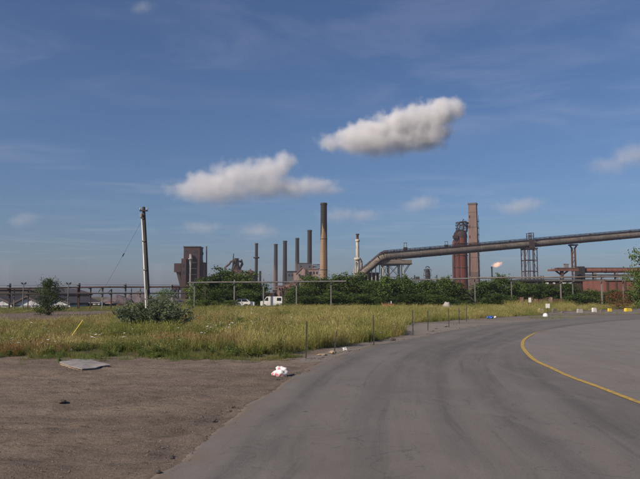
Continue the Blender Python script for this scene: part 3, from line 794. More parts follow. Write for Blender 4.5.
for a in (
    (199, 281, 20, 107, 'm0', 'leafy tree crowding the grey corner post of the pipe line'),
    (213, 275, 26, 110, 'd0', 'rounded dark tree right of the dark red ore tower'),
    (228, 271, 30, 112, 'd1', 'tall dark tree hiding the foot of the rusty furnace top'),
    (243, 274, 28, 110, 'm1', 'tree behind the white car half buried in leaves'),
    (255, 282, 20, 109, 'd2', 'tree under the two thin dark stacks'),
    (222, 290, 26, 104, 'd3', 'low dark tree in front of the clump by the white car'),
    (247, 290, 20, 107, 'd4', 'low dark tree close beside the white van'),
    (299, 286, 22, 109, 'd0', 'smaller dark tree in front of the pink rusty powerhouse wall'),
    (312, 277.5, 20, 110, 'm1', 'dark tree at the foot of the shortest chimney of the powerhouse'),
    (325, 279, 26, 112, 'd3', 'dark tree at the foot of the tall soot topped chimney'),
    (342, 275, 30, 110, 'm2', 'broad lighter tree between the tall chimney and the cream stack'),
    (357, 276, 26, 112, 'd1', 'dark tree at the foot of the cream stack'),
    (372, 281.5, 22, 110, 'd4', 'dark tree under the low end of the sloping gallery'),
    (387, 276.5, 20, 109, 'd0', 'dark tree behind the orange steel box'),
    (401, 277, 26, 111, 'm0', 'tree under the trestle platform of the gallery'),
    (416, 283, 20, 110, 'd2', 'dark tree just past the trestle platform'),
    (430, 281, 24, 110, 'd3', 'dark tree under the small dark lattice vessel'),
    (444, 278, 20, 109, 'm0', 'dark tree behind the pale boulder'),
    (457, 284, 18, 110, 'd4', 'smaller dark tree at the foot of the red furnace'),
    (486, 281, 24, 112, 'd0', 'dark tree at the foot of the square brick chimney'),
    (502, 275.5, 20, 113, 'm0', 'dark tree under the burning flare'),
    (518, 284, 20, 113, 'd1', 'dark tree left of the lattice tower foot'),
    (533, 284, 22, 114, 'd3', 'dark tree under the lattice tower'),
    (549, 285, 20, 114, 'd1', 'dark tree behind the rust red fence end'),
    (566, 284, 20, 114, 'd4', 'dark tree behind the blue and rust post'),
    (590, 290, 22, 114, 'm2', 'tree between two thin pipe line posts'),
    (614, 290, 22, 113, 'd0', 'dark tree in front of the rust red shed'),
    (630, 291, 20, 112, 'd2', 'dark tree at the shed end beside the taller tree'),
    (650, 250, 28, 96, 'm1', 'tall spreading tree reaching above the horizontal rusty main'),
):
    tree(*a, group=ROWG)
BUSH = ('under the powerhouse at the end of the tree row', 'in front of the tall soot topped chimney', 'in front of the cream stack', 'just past the orange steel box', 'under the small lattice vessel', 'between the brick chimney and the flare', 'under the narrow pylon')
for i, a in enumerate(((306, 296, 24, 105), (333, 293, 26, 105), (362, 294, 26, 106), (409, 294, 26, 106), (437, 295, 26, 105), (495, 294, 24, 108), (578, 294, 24, 109))):
    tree(*a, ('d%d' % (i % 5)), 'low dark bush ' + BUSH[i], name='bush', cat='bush', group='low bushes in front of the tree row')
tree(283, 303, 17, 96, 'f0', 'light green bush in front of the white van', name='bush', cat='bush')
tree(164, 288, 22, 62, 'f1', 'bright green bush behind the leaning utility pole', name='bush', cat='bush')
tree(50.5, 279, 21, 63, 'c', 'dark young tree alone between the pipe line posts and the dirt lane')
tree(466, 300, 14, 100, 'f1', 'pale green bush at the foot of the thin post by the furnace', name='bush', cat='bush')
tree(616, 291, 17, 92, 'o', 'dry reddish brown bush behind the yellow blocks', name='bush', cat='bush')
tree(208, 300, 20, 100, 'm0', 'low green bush under the grey corner post', name='bush', cat='bush')
tree(83, 297, 16, 118, 'm2', 'green bush behind the pipe line beside the white hut', name='bush', cat='bush')
tree(231, 300.5, 14, 99, 'm1', 'low bush hiding the front of the white car', name='bush', cat='bush')
tree(240, 317, 9, 34, 'f0', 'small green weed bush standing in the grass', name='bush', cat='bush')

def silver_shrub():
    r = random.Random(9); st, lf = MB(), MB()
    for k in range(170):
        a = r.random() * 6.28; d = 1.25 * r.random() ** 0.7
        bx_, by_ = d * math.cos(a) * 1.15, d * math.sin(a) * 0.7
        h = (2.0 - 0.75 * d / 1.1) * r.uniform(0.6, 1.08); ln = 0.25 + 0.5 * d
        tip = Vector((bx_ + math.cos(a) * ln * r.uniform(0.4, 1.2), by_ + math.sin(a) * ln * 0.8, h))
        p0 = Vector((bx_ * 0.55, by_ * 0.55, -0.05)); mid = p0.lerp(tip, 0.5) + Vector((0, 0, 0.1 * h))
        st.tube([p0, mid, tip], [0.014, 0.009, 0.003], 4)
        for i in range(64):
            t = 0.12 + 0.88 * r.random() ** 0.8
            q_ = (p0 * (1 - t) + mid * t).lerp(mid * (1 - t) + tip * t, t)
            dd = Vector((r.gauss(0, 1), r.gauss(0, 1), r.gauss(0.55, 0.7))).normalized(); L = r.uniform(0.10, 0.20)
            n_ = Vector((r.gauss(0, 1), r.gauss(0, 1), r.gauss(0, 1))).normalized(); u = dd.cross(n_).normalized() * L * 0.17
            e = q_ + dd * L
            lf.add([q_, q_ + dd * L * .5 + u, e, q_ + dd * L * .5 - u], [(0, 1, 2, 3)])
    b_ = G(154, 334.5)
    t = thing('shrub', 'silvery green willow like shrub at the foot of the leaning utility pole', 'shrub', (b_.x, b_.y, 0))
    st.build('stems', 'bark', t); lf.build('foliage', 'leaf_silver', t)
silver_shrub()

# ------------------------------------------------------------------ industry: helpers that turn photo places at one distance into metres
class Site:
    def __init__(s, name, label, cat, px, Yd, group=None):
        s.Y = Yd; s.o = Vector(((px - CX) / F * Yd, Yd, 0))
        s.t = thing(name, label, cat, s.o, group)
    def p(s, px, py, dy=0): v = W(px, py, s.Y) - s.o; return Vector((v.x, dy, v.z))
    def block(s, mb, x0, x1, y0, y1, d0, d1):       # photo box to a solid with depth d0..d1
        a, b_ = s.p(x0, y1), s.p(x1, y0); return mb.box(a.x, b_.x, d0, d1, max(a.z, 0 if y1 >= 300 else a.z), b_.z)
    def m(s, px): return px * s.Y / F

def lattice(mb, s, x0, x1, ytop, d0, d1, w, bays, zbot=0.0, diag=True):
    zt = s.p(x0, ytop).z; xa, xb = s.p(x0, ytop).x, s.p(x1, ytop).x
    for i in range(bays + 1):
        z = zbot + (zt - zbot) * i / bays
        for (p, q_) in (((xa, d0), (xb, d0)), ((xa, d1), (xb, d1)), ((xa, d0), (xa, d1)), ((xb, d0), (xb, d1))):
            mb.bar((p[0], p[1], z), (q_[0], q_[1], z), w * 0.7)
            if diag and i < bays:
                z2 = zbot + (zt - zbot) * (i + 1) / bays
                mb.bar((p[0], p[1], z + w), (q_[0], q_[1], z2 - w), w * 0.5) if i % 2 else mb.bar((q_[0], q_[1], z + w), (p[0], p[1], z2 - w), w * 0.5)
    return zt, xa, xb

# pipe lines on posts -------------------------------------------------
def rack(name, label, Yd, pipes, posts, braces=(), group='pipe lines on posts across the far edge of the field'):
    s = Site(name, label, 'pipe rack', pipes[0][0], Yd, group)
    for (x0, y0, x1, y1, rpx, m, nm) in pipes:
        a, b_ = s.p(x0, y0), s.p(x1, y1); mb = MB(); N_ = max(2, int((b_ - a).length / 5))
        mb.tube([a.lerp(b_, k / N_) + Vector((0, 0, 0.03 * math.sin(k * 1.7))) for k in range(N_ + 1)], s.m(rpx), 8)
        for k in range(1, N_): 
            c = a.lerp(b_, k / N_) + Vector((0, 0, 0.03 * math.sin(k * 1.7))); mb.cyl(c - Vector((0.06, 0, 0)), c + Vector((0.06, 0, 0)), s.m(rpx) * 1.25, n=8)
        mb.build(nm, m, s.t)
    for (px, py, wpx, m) in posts:
        a = s.p(px, py); w = s.m(wpx) / 2; mb = MB()
        dd = 0.5
        mb.box(a.x - w, a.x + w, dd - w, dd + w, -0.2, a.z)
        mb.box(a.x - w * 1.8, a.x + w * 1.8, dd - 2 * w, dd + 2 * w, -0.2, 0.12)
        zt = max(p_[1] for p_ in pipes)
        pz = [s.p(px, p_[1] + (p_[3] - p_[1]) * (px - p_[0]) / (p_[2] - p_[0])).z - s.m(p_[4]) for p_ in pipes if p_[0] <= px <= p_[2]]
        for z in pz:
            if z < a.z: mb.box(a.x - w * 0.8, a.x + w * 0.8, -0.3, dd + w + 0.1, z - 0.12, z)
        mb.build('post', m, s.t)
    for (x0, y0, x1, y1) in braces:
        MB().bar(s.p(x0, y0, 0.5), s.p(x1, y1, 0.5), 0.09).build('brace', 'steel_grey', s.t)
    return s
rack('pipe_rack', 'low rusty two level pipe line running in front of the pale gabled sheds', 88,
     [(-90, 289, 190, 286.5, 0.75, 'rust_dark', 'pipe'), (-90, 294.5, 190, 293, 0.6, 'steel_dark', 'pipe'), (-90, 285.6, 190, 284.6, 0.15, 'wire', 'cable')],
     [(-60, 283, 1.2, 'rust_dark'), (-25, 287, 1.0, 'steel_grey'), (8.5, 283.4, 1.3, 'rust_dark'), (12.8, 289, 0.9, 'steel_grey'), (27, 289, 0.8, 'rust_dark'), (43.5, 284, 1.0, 'steel_grey'), (78.2, 283, 1.3, 'rust_dark'), (76.6, 289, 0.7, 'rust_dark'),
      (89.6, 288, 1.0, 'rust_dark'), (101.5, 287, 1.3, 'steel_grey'), (110.4, 289, 1.0, 'rust_dark'), (124.7, 283.4, 1.2, 'steel_grey'), (130.5, 288, 0.8, 'steel_grey'), (139.4, 288, 0.9, 'steel_grey'), (171.4, 284, 1.1, 'galv'), (175.5, 288, 0.9, 'steel_grey')],
     braces=((96.5, 293, 99.5, 289), (106, 293.5, 109.5, 290)))
rack('pipe_rack', 'grey pipe line on thin posts crossing in front of the trees by the white van', 100,
     [(188, 282.6, 346, 281.4, 0.7, 'steel_grey', 'pipe')],
     [(194, 282, 1.3, 'steel_grey'), (204.8, 284, 1.1, 'wood_dark'), (234, 279.5, 1.3, 'steel_grey'), (263.3, 278.8, 1.1, 'steel_grey'), (296.3, 279.5, 1.2, 'steel_grey'), (331, 282.5, 1.1, 'steel_grey')],
     braces=((194, 290, 190, 284),))
rack('pipe_rack', 'grey pipe line passing in front of the red furnace and the lattice tower', 109,
     [(412, 280.5, 470, 278.4, 0.7, 'steel_grey', 'pipe'), (470, 278.2, 720, 275.5, 0.75, 'pipe_lag', 'pipe'), (545, 280.6, 720, 279.6, 0.5, 'steel_grey', 'pipe'), (540, 277.4, 720, 273.6, 0.3, 'steel_dark', 'pipe')],
     [(475.3, 277.5, 0.9, 'steel_grey'), (441, 279.5, 0.8, 'steel_grey'), (512, 278, 0.8, 'steel_grey'), (561.3, 275, 1.1, 'steel_grey'), (573.4, 275, 0.9, 'steel_grey'), (582.6, 277, 1.2, 'rust_dark'), (602.4, 275.5, 1.1, 'steel_grey'), (624, 276, 1.0, 'steel_grey'), (660, 275, 1.1, 'steel_grey')])
# twin headed lamp masts
def lamp_mast(px, label):
    s = Site('lamp_mast', label, 'lamp mast', px, 86, 'twin headed lamp masts by the pipe line')
    a = s.p(px, 284.2); mb = MB().cyl((0, 0, -0.2), (0, 0, a.z), 0.09, 0.06, 8); mb.build('mast', 'steel_grey', s.t)
    MB().bar((-0.26, 0, a.z), (0.26, 0, a.z), 0.06).build('crossarm', 'steel_dark', s.t)
    for sx in (-1, 1):
        b_ = MB(); b_.prism([(sx * 0.13, a.z - 0.02), (sx * 0.34, a.z + 0.10), (sx * 0.30, a.z + 0.26), (sx * 0.10, a.z + 0.14)], -0.12, 0.12); b_.build('lamp_head', 'steel_dark', s.t)
lamp_mast(24.4, 'twin headed lamp mast in front of the widest pale shed gable')
lamp_mast(69.2, 'twin headed lamp mast beside the shed nearest the white hut')

# sheds and piles beyond the low pipe line -----------------------------
def gable_shed(px0, px1, pyapex, pyeave, Yd, label):
    s = Site('shed', label, 'shed', (px0 + px1) / 2, Yd, 'pale gabled sheds behind the pipe line')
    a, b_, c = s.p(px0, pyeave), s.p(px1, pyeave), s.p((px0 + px1) / 2, pyapex)
    MB().prism([(a.x, -0.1), (b_.x, -0.1), (b_.x, a.z), (c.x, c.z), (a.x, a.z)], 0, 14).build('wall', 'pale_wall', s.t)
    for e, sx in ((a, -1), (b_, 1)):
        dx_, dz = e.x - c.x, e.z - c.z
        rf = MB(); rf.prism([(c.x, c.z + 0.06), (c.x, c.z + 0.36), (e.x + dx_ * 0.06, e.z + dz * 0.06 + 0.3), (e.x + dx_ * 0.06, e.z + dz * 0.06)] if sx > 0 else [(c.x, c.z + 0.36), (c.x, c.z + 0.06), (e.x + dx_ * 0.06, e.z + dz * 0.06), (e.x + dx_ * 0.06, e.z + dz * 0.06 + 0.3)], -0.5, 14.5); rf.build('roof', 'roof_dark', s.t)
    w = b_.x - a.x
    MB().box(-w * 0.16, w * 0.16, -0.06, 0.05, 0, a.z * 0.75).build('door', 'steel_grey', s.t)
    for k in (-0.33, 0.33): MB().box(k * w - 0.6, k * w + 0.6, -0.05, 0.05, a.z * 0.45, a.z * 0.72).build('window', 'dark_glass', s.t)
gable_shed(-46, -16, 298.5, 304.5, 104, 'pale gabled shed at the far end of the shed row')
gable_shed(-15, 12, 298.3, 304.5, 104, 'pale gabled shed partly behind the tall rusty pipe line post')
gable_shed(13.5, 41.5, 297.6, 304.5, 104, 'widest pale gabled shed behind the twin headed lamp mast')
gable_shed(43, 70, 298.6, 304.5, 104, 'pale gabled shed behind the dark young tree')
s = Site('mill_building', 'long low dark brown mill building with a sloping end above the pale sheds', 'building', 0, 215)
def mill():
    a, b_ = s.p(-130, 287.5), s.p(31, 287.5); e = s.p(47, 294.5)
    MB().prism([(a.x, 0), (e.x, 0), (e.x, e.z), (b_.x, b_.z - 0.8), (a.x, b_.z - 0.8)], 0, 40).build('wall', 'rust_dark', s.t)
    MB().prism([(a.x, b_.z - 0.75), (b_.x, b_.z - 0.75), (e.x + 0.8, e.z - 0.2), (e.x + 0.8, e.z + 0.6), (b_.x, b_.z), (a.x, b_.z)], -0.8, 41).build('roof', 'roof_dark', s.t)
    for k in range(7):
        x = a.x + 6 + k * 8.2
        if x < b_.x: MB().box(x, x + 5.2, -0.08, 0.1, 1.2, 3.1).build('window', 'dark_glass', s.t)
    MB().box(a.x, b_.x, -0.1, 0.12, 3.15, 3.5).build('wall_band', 'pipe_lag', s.t)
mill()
def hut(px0, px1, pyt, Yd, label, m='white_paint', win=True):
    s = Site('hut', label, 'hut', (px0 + px1) / 2, Yd)
    a, b_ = s.p(px0, pyt), s.p(px1, pyt)
    MB().box(a.x, b_.x, 0, 3.0, 0.35, a.z - 0.12).build('wall', m, s.t)
    MB().box(a.x - 0.12, b_.x + 0.12, -0.15, 3.15, a.z - 0.118, a.z).build('roof', 'galv', s.t)
    MB().box(a.x + 0.1, b_.x - 0.1, 0.1, 2.9, -0.1, 0.348).build('skid', 'steel_dark', s.t)
    w = b_.x - a.x
    MB().box(a.x + w * 0.30, a.x + w * 0.58, -0.03, 0.05, a.z * 0.45, a.z * 0.82).build('window', 'dark_glass', s.t)
    MB().box(a.x + w * 0.74, a.x + w * 0.9, -0.03, 0.05, 0.36, a.z * 0.84).build('door', 'steel_grey', s.t)
hut(83.5, 99.5, 302.4, 112, 'white hut with a dark window behind the pipe line posts')
hut(104, 111.5, 303, 114, 'small grey green hut beside the ore piles', 'steel_grey')
def mound(name, label, cat, px, Yd, wpx, pytop, m, seed, depth=0.8, group=None, rough=0.18, n=22, base_py=None):
    x = (px - CX) / F * Yd; h = W(px, pytop, Yd).z; w = wpx / F * Yd / 2
    mb = MB(); r = random.Random(seed); o3 = Vector((seed * 3.1, 0, 0)); vs, fs = [(0, 0, h)], []
    rings = 7
    for i in range(1, rings + 1):
        t = i / rings
        for k in range(n):
            a = 2 * math.pi * k / n
            nn = mnoise.fractal(Vector((math.cos(a) * t * 1.6, math.sin(a) * t * 1.6, 0)) + o3, 0.9, 2, 4)
            rr = t * (1 + rough * nn)
            z = h * max(0, (1 - t) ** 0.85 + rough * nn * (1 - t) * 1.3) if i < rings else -0.1
            vs.append((rr * w * math.cos(a), rr * w * depth * math.sin(a), z))
    fs += [(0, 1 + k, 1 + (k + 1) % n) for k in range(n)]
    for i in range(rings - 1):
        for k in range(n): fs.append((1 + i * n + k, 1 + (i + 1) * n + k, 1 + (i + 1) * n + (k + 1) % n, 1 + i * n + (k + 1) % n))
    mb.add(vs, fs, False)
    return tag(mb.build(name, m, None, (x, Yd, 0)), label, cat, group)
mound('ore_pile', 'tallest purple grey ore pile behind the utility pole', 'ore pile', 138, 190, 46, 291, 'ore', 1)
mound('ore_pile', 'middle purple grey ore pile left of the utility pole', 'ore pile', 118, 175, 36, 294.5, 'ore', 2)
mound('ore_pile', 'low reddish ore pile in front of the purple ones', 'ore pile', 112, 130, 30, 301, 'rust_brown', 3)
mound('ore_pile', 'broad ore pile beyond the silvery shrub', 'ore pile', 166, 200, 36, 293.5, 'ore', 4)
mound('scrap_pile', 'rusty scrap pile beside the white hut', 'scrap pile', 74, 122, 13, 297, 'rust_dark', 5, rough=0.5)
mound('scrap_pile', 'rusty red scrap heap in front of the widest shed', 'scrap pile', 27, 115, 9, 302.5, 'rust_red', 6, rough=0.5)

# dark red ore tower ---------------------------------------------------
s = Site('ore_tower', 'tall dark red steel ore tower with overhanging box and slender stack', 'tower', 190, 400)
def ore_tower():
    m_ = MB(); s.block(m_, 182.6, 199, 246.6, 258.5, 3, 14); s.block(m_, 180.6, 186.2, 258.5, 300, 0, 13); s.block(m_, 186.2, 196.4, 258.5, 300, 4, 13); s.block(m_, 196.4, 199.4, 258.5, 300, 1, 13); m_.build('tower_wall', 'mill_red', s.t)
    m_ = MB(); s.block(m_, 182.2, 199.4, 245.8, 246.6, 2.4, 14.6); m_.build('roof', 'slate', s.t)
    m_ = MB(); s.block(m_, 173.6, 180.6, 263.2, 272, 1, 11); m_.build('overhang_box', 'mill_red', s.t)
    m_ = MB(); m_.bar(s.p(176.8, 272, 3), s.p(180.4, 286, 3), 1.6); m_.bar(s.p(176.8, 272, 9), s.p(180.4, 286, 9), 1.6); m_.build('strut', 'rust_dark', s.t)
    m_ = MB(); s.block(m_, 199.4, 203.6, 262, 300, 3, 12); m_.build('side_block', 'rust_dark', s.t)
    m_ = MB(); m_.cyl(s.p(204.6, 300, 7) * Vector((1, 1, 0)).length if False else Vector((s.p(204.6, 300).x, 7, 0)), s.p(204.6, 245.4, 7), s.m(0.75), s.m(0.55), 10); m_.build('stack', 'mill_red', s.t)
    a = s.p(190.3, 257, 1.5)
    m_ = MB(); m_.lathe([(0.55, 0), (0.55, s.p(0, 266).z), (0.8, s.p(0, 263).z), (0.9, s.p(0, 259.5).z), (1.7, s.p(0, 259).z), (1.7, s.p(0, 258.4).z), (1.0, s.p(0, 258.2).z), (0.9, s.p(0, 254).z)], 12, (a.x, 1.5)); m_.build('downpipe', 'galv', s.t)
    for py in (262, 268, 274):
        m_ = MB(); s.block(m_, 186.3, 196.3, py, py + 0.8, 1.2, 4.0); m_.build('landing', 'steel_dark', s.t)
    for (x0, x1, y0, y1) in ((184, 187, 250.2, 253), (193, 196.5, 250.2, 253), (182.2, 184.6, 264, 267), (182.2, 184.6, 271, 274)):
        m_ = MB(); d0 = 3 if y0 < 258 else 0; s.block(m_, x0, x1, y0, y1, d0 - 0.12, d0 + 0.2); m_.build('window', 'dark_glass', s.t)
    m_ = MB(); a = s.p(199.6, 253, 6); m_.cyl(a, a + Vector((1.2, 0, 0)), 1.0, n=12); m_.build('hoist_drum', 'steel_dark', s.t)
    m_ = MB(); s.block(m_, 170.5, 178, 285.5, 290, 2, 8); s.block(m_, 172, 174, 290, 300, 3, 5); s.block(m_, 176, 177.5, 290, 300, 3, 5); m_.build('low_annex', 'rust_dark', s.t)
ore_tower()

# distant furnace top with arched mains
s = Site('blast_furnace', 'rusty distant blast furnace top with arched gas mains above the trees', 'blast furnace', 236, 470)
def far_furnace():
    m_ = MB(); z = lambda py: s.p(0, py).z
    m_.lathe([(5.5, 0), (5.0, z(276)), (3.2, z(268)), (2.2, z(264)), (2.2, z(260)), (1.2, z(258.6))], 16); m_.build('shell', 'rust_dark', s.t)
    m_ = MB(); m_.cyl((s.p(234.5, 0).x, -4, 0), s.p(234.4, 254, -4), 0.55, 0.35, 8); m_.build('mast', 'steel_dark', s.t)
    for (xs, d) in (((229, 231.2, 233.8), -3), ((243, 241.6, 239), 2)):
        m_ = MB(); m_.tube([(s.p(xs[0], 0).x, d, z(274)), (s.p(xs[0], 0).x, d, z(268)), s.p(xs[0] * .5 + xs[1] * .5, 264, d), s.p(xs[1], 262, d), s.p(xs[2], 261, d)], 0.75, 8); m_.build('gas_main', 'rust_brown', s.t)
    m_ = MB(); lattice(m_, s, 234.6, 238.8, 258.5, -2, 2, 0.4, 4, zbot=z(268)); m_.build('lattice_frame', 'steel_dark', s.t)
    m_ = MB(); m_.tube([s.p(241.5, 259.4, 0), s.p(242, 262, 0), s.p(240.5, 266, 0)], 0.6, 6); m_.build('bleeder', 'rust_brown', s.t)
    m_ = MB(); s.block(m_, 232, 242.5, 270, 276, -4, 4); m_.build('platform', 'rust_brown', s.t)
far_furnace()
s = Site('gas_holder', 'rusty domed vessel showing above the trees beside the dark stack', 'tank', 250.5, 450)
z = lambda py: s.p(0, py).z
MB().lathe([(4, 0), (4, z(275)), (3.6, z(272.6)), (2.4, z(271)), (1.2, z(270.4)), (0.5, z(270.3)), (0.5, z(269))], 18).build('vessel', 'rust_brown', s.t)
MB().lathe([(4.3, z(276.2)), (4.3, z(275.4))], 18).build('rim_walkway', 'steel_dark', s.t)

# chimneys ------------------------------------------------------------
def chimney(px, pytop, w_top, w_bot, Yd, label, m, extra=None, group='round chimneys of the works'):
    s = Site('chimney', label, 'chimney', px, Yd, group)
    h = s.p(px, pytop).z; rt, rb = s.m(w_top) / 2, s.m(w_bot) / 2
    MB().lathe([(rb * 1.06, 0), (rb, h * 0.05), (rb + (rt - rb) * 0.5, h * 0.5), (rt, h * 0.975)], 28).build('shaft', m, s.t)
    MB().lathe([(rt * 1.02, h * 0.975), (rt * 1.12, h * 0.978), (rt * 1.12, h * 0.992), (rt * 1.0, h), (rt * 0.7, h), (rt * 0.7, h - 0.8)], 28).build('cap_ring', 'steel_dark', s.t)
    for k in (0.3, 0.62): MB().lathe([(rb + (rt - rb) * k + 0.01, h * k), (rb + (rt - rb) * k + 0.10, h * k + 0.02), (rb + (rt - rb) * k + 0.10, h * k + 0.3), (rb + (rt - rb) * k + 0.01, h * k + 0.32)], 28).build('band', 'steel_dark', s.t)
    mb = MB()
    for sx in (-0.22, 0.22): mb.bar((sx, -rb - 0.12, 2), (sx, -rt - 0.12, h * 0.97), 0.06)
    mb.build('ladder', 'steel_dark', s.t)
    return s
chimney(323.8, 203, 6.4, 7.6, 350, 'tallest buff chimney with a black sooty upper half', 'chimney_buff')
chimney(309.6, 230, 4.4, 4.9, 505, 'dark brown chimney rising just above the powerhouse roof', 'stack_brown')
chimney(297.2, 238, 3.7, 4.6, 560, 'brown chimney at the powerhouse edge between two others', 'chimney_brown')
chimney(284.9, 240.8, 3.9, 4.6, 592, 'dark chimney next to the blue grey shed', 'stack_brown')
chimney(275.7, 244, 3.6, 4.4, 628, 'thin brown chimney furthest from the powerhouse', 'chimney_brown')
s = chimney(256.3, 243.2, 3.0, 3.2, 480, 'slim dark steel stack with a ring platform', 'steel_dark', group=None)
a = s.p(256.3, 258.2); MB().lathe([(s.m(1.6), a.z - 0.3), (s.m(3.1), a.z), (s.m(3.1), a.z + 0.9), (s.m(2.9), a.z + 0.9), (s.m(2.9), a.z + 0.2), (s.m(1.55), a.z + 0.2)], 18).build('platform', 'steel_dark', s.t)
chimney(260.2, 271, 2.2, 2.4, 470, 'short dark stack beside the slim one with a platform', 'steel_dark', group=None)

# powerhouse ----------------------------------------------------------
s = Site('powerhouse', 'rust stained pinkish powerhouse with a grey upper block below the chimneys', 'building', 307, 420)
def powerhouse():
    m_ = MB(); s.block(m_, 296.6, 311.8, 263.4, 300, 8, 20); m_.build('boiler_block', 'slate', s.t)
    m_ = MB(); s.block(m_, 298, 311, 262.2, 263.4, 8.6, 19); m_.build('boiler_roof', 'steel_dark', s.t)
    m_ = MB(); a, b_ = s.p(296.8, 274), s.p(308.2, 274); c = s.p(302.6, 267.6)
    m_.prism([(a.x, 0), (b_.x, 0), (b_.x, b_.z), (c.x, c.z), (a.x, a.z)], 0, 7.8); m_.build('gable_wall', 'house_pink', s.t)
    for sx, e in ((-1, a), (1, b_)):
        m_ = MB(); q = [(c.x, c.z + 0.05), (e.x + sx * 0.5, e.z - 0.2), (e.x + sx * 0.5, e.z + 0.4), (c.x, c.z + 0.65)]
        m_.prism(q if sx < 0 else q[::-1], -0.4, 7.9); m_.build('gable_roof', 'house_rust', s.t)
    m_ = MB(); s.block(m_, 308.3, 319, 269.3, 300, 1.5, 12); m_.build('side_wing', 'house_pink', s.t)
    m_ = MB(); s.block(m_, 308.3, 319.2, 268.6, 269.3, 1.1, 12.4); m_.build('wing_roof', 'house_rust', s.t)
    m_ = MB(); s.block(m_, 293.4, 296.8, 272.5, 300, 2, 9); m_.build('stair_tower', 'house_pink', s.t)
    m_ = MB(); s.block(m_, 300, 312, 275.4, 278, -2.6, 0.4 if False else -0.1); m_.build('coal_hopper', 'steel_dark', s.t)
    m_ = MB(); s.block(m_, 305.2, 307.6, 269.5, 275.2, -0.5, -0.05); m_.build('vent_panel', 'rust_dark', s.t)
    for (x0, x1, y0, y1, d) in ((298.6, 300.2, 274, 276.4, 0), (310, 311.6, 271.5, 274, 1.5), (313, 314.6, 271.5, 274, 1.5), (316, 317.6, 271.5, 274, 1.5), (310, 311.6, 276.5, 279, 1.5), (313, 314.6, 276.5, 279, 1.5), (316, 317.6, 276.5, 279, 1.5), (300, 301.4, 265.2, 266.8, 8), (308.6, 310, 265.2, 266.8, 8)):
        m_ = MB(); s.block(m_, x0, x1, y0, y1, d - 0.15, d + 0.1); m_.build('window', 'dark_glass', s.t)
    m_ = MB(); lattice(m_, s, 313, 319.6, 264.2, 3, 8, 0.35, 2, zbot=s.p(0, 268.5).z); m_.build('roof_frame', 'steel_dark', s.t)
    m_ = MB(); s.block(m_, 312.2, 313.8, 265, 268.5, 4, 7); m_.build('roof_hut', 'house_rust', s.t)
powerhouse()
s = Site('boiler_shed', 'plain blue grey steel shed between two chimneys', 'building', 291, 470)
m_ = MB(); s.block(m_, 286.8, 296.2, 271.6, 300, 0, 14); m_.build('wall', 'slate', s.t)
m_ = MB(); s.block(m_, 286.5, 296.4, 271, 271.6, -0.5, 14.5); m_.build('roof', 'steel_dark', s.t)
for x in (288.4, 291.4, 294): m_ = MB(); s.block(m_, x, x + 1.4, 274, 276.4, -0.12, 0.1); m_.build('window', 'dark_glass', s.t)
s = Site('boiler_ruin', 'jumbled rusty low plant with pale patches behind the white van', 'building', 286, 300)
def ruin():
    r = random.Random(5)
    for i, (x0, x1, yt, m, d) in enumerate(((272, 280, 290, 'rust_dark', 4), (277, 284, 286, 'house_rust', 2), (283, 290, 284.5, 'house_pink', 6), (288, 296, 283.5, 'house_rust', 3), (292, 300, 280.5, 'house_pink', 9), (280, 292, 289, 'rust_brown', 0), (264, 274, 293, 'rust_dark', 1))):
        m_ = MB(); s.block(m_, x0, x1, yt, 301, d, d + 6 + i * 0.1); m_.build('block', m, s.t)
        a, b_ = s.p(x0, yt), s.p(x1, yt)
        m_ = MB(); m_.box(a.x - 0.2, b_.x + 0.2, d - 0.25, d + 6.3 + i * 0.1, a.z + 0.003, a.z + 0.3); m_.build('roof', 'roof_dark' if i % 2 else 'pipe_lag', s.t)
        for k in range(2):
            xx = a.x + (b_.x - a.x) * (0.25 + 0.45 * k); m_ = MB(); m_.box(xx - 0.45, xx + 0.45, d - 0.1, d + 0.1, a.z - 1.9, a.z - 0.8); m_.build('window', 'dark_glass', s.t)
    for k in range(7):
        a = s.p(273 + k * 3.4, 287 - k * 0.6 + r.uniform(-1.5, 1.5), -0.6); b_ = a + Vector((r.uniform(1.5, 3), 0, r.uniform(-0.5, 0.5)))
        MB().tube([a, b_, b_ + Vector((0.2, 0, -a.z * 0.6))], 0.22, 8).build('pipe', r.choice(['rust_red', 'rust_brown', 'pipe_lag']), s.t)
ruin()

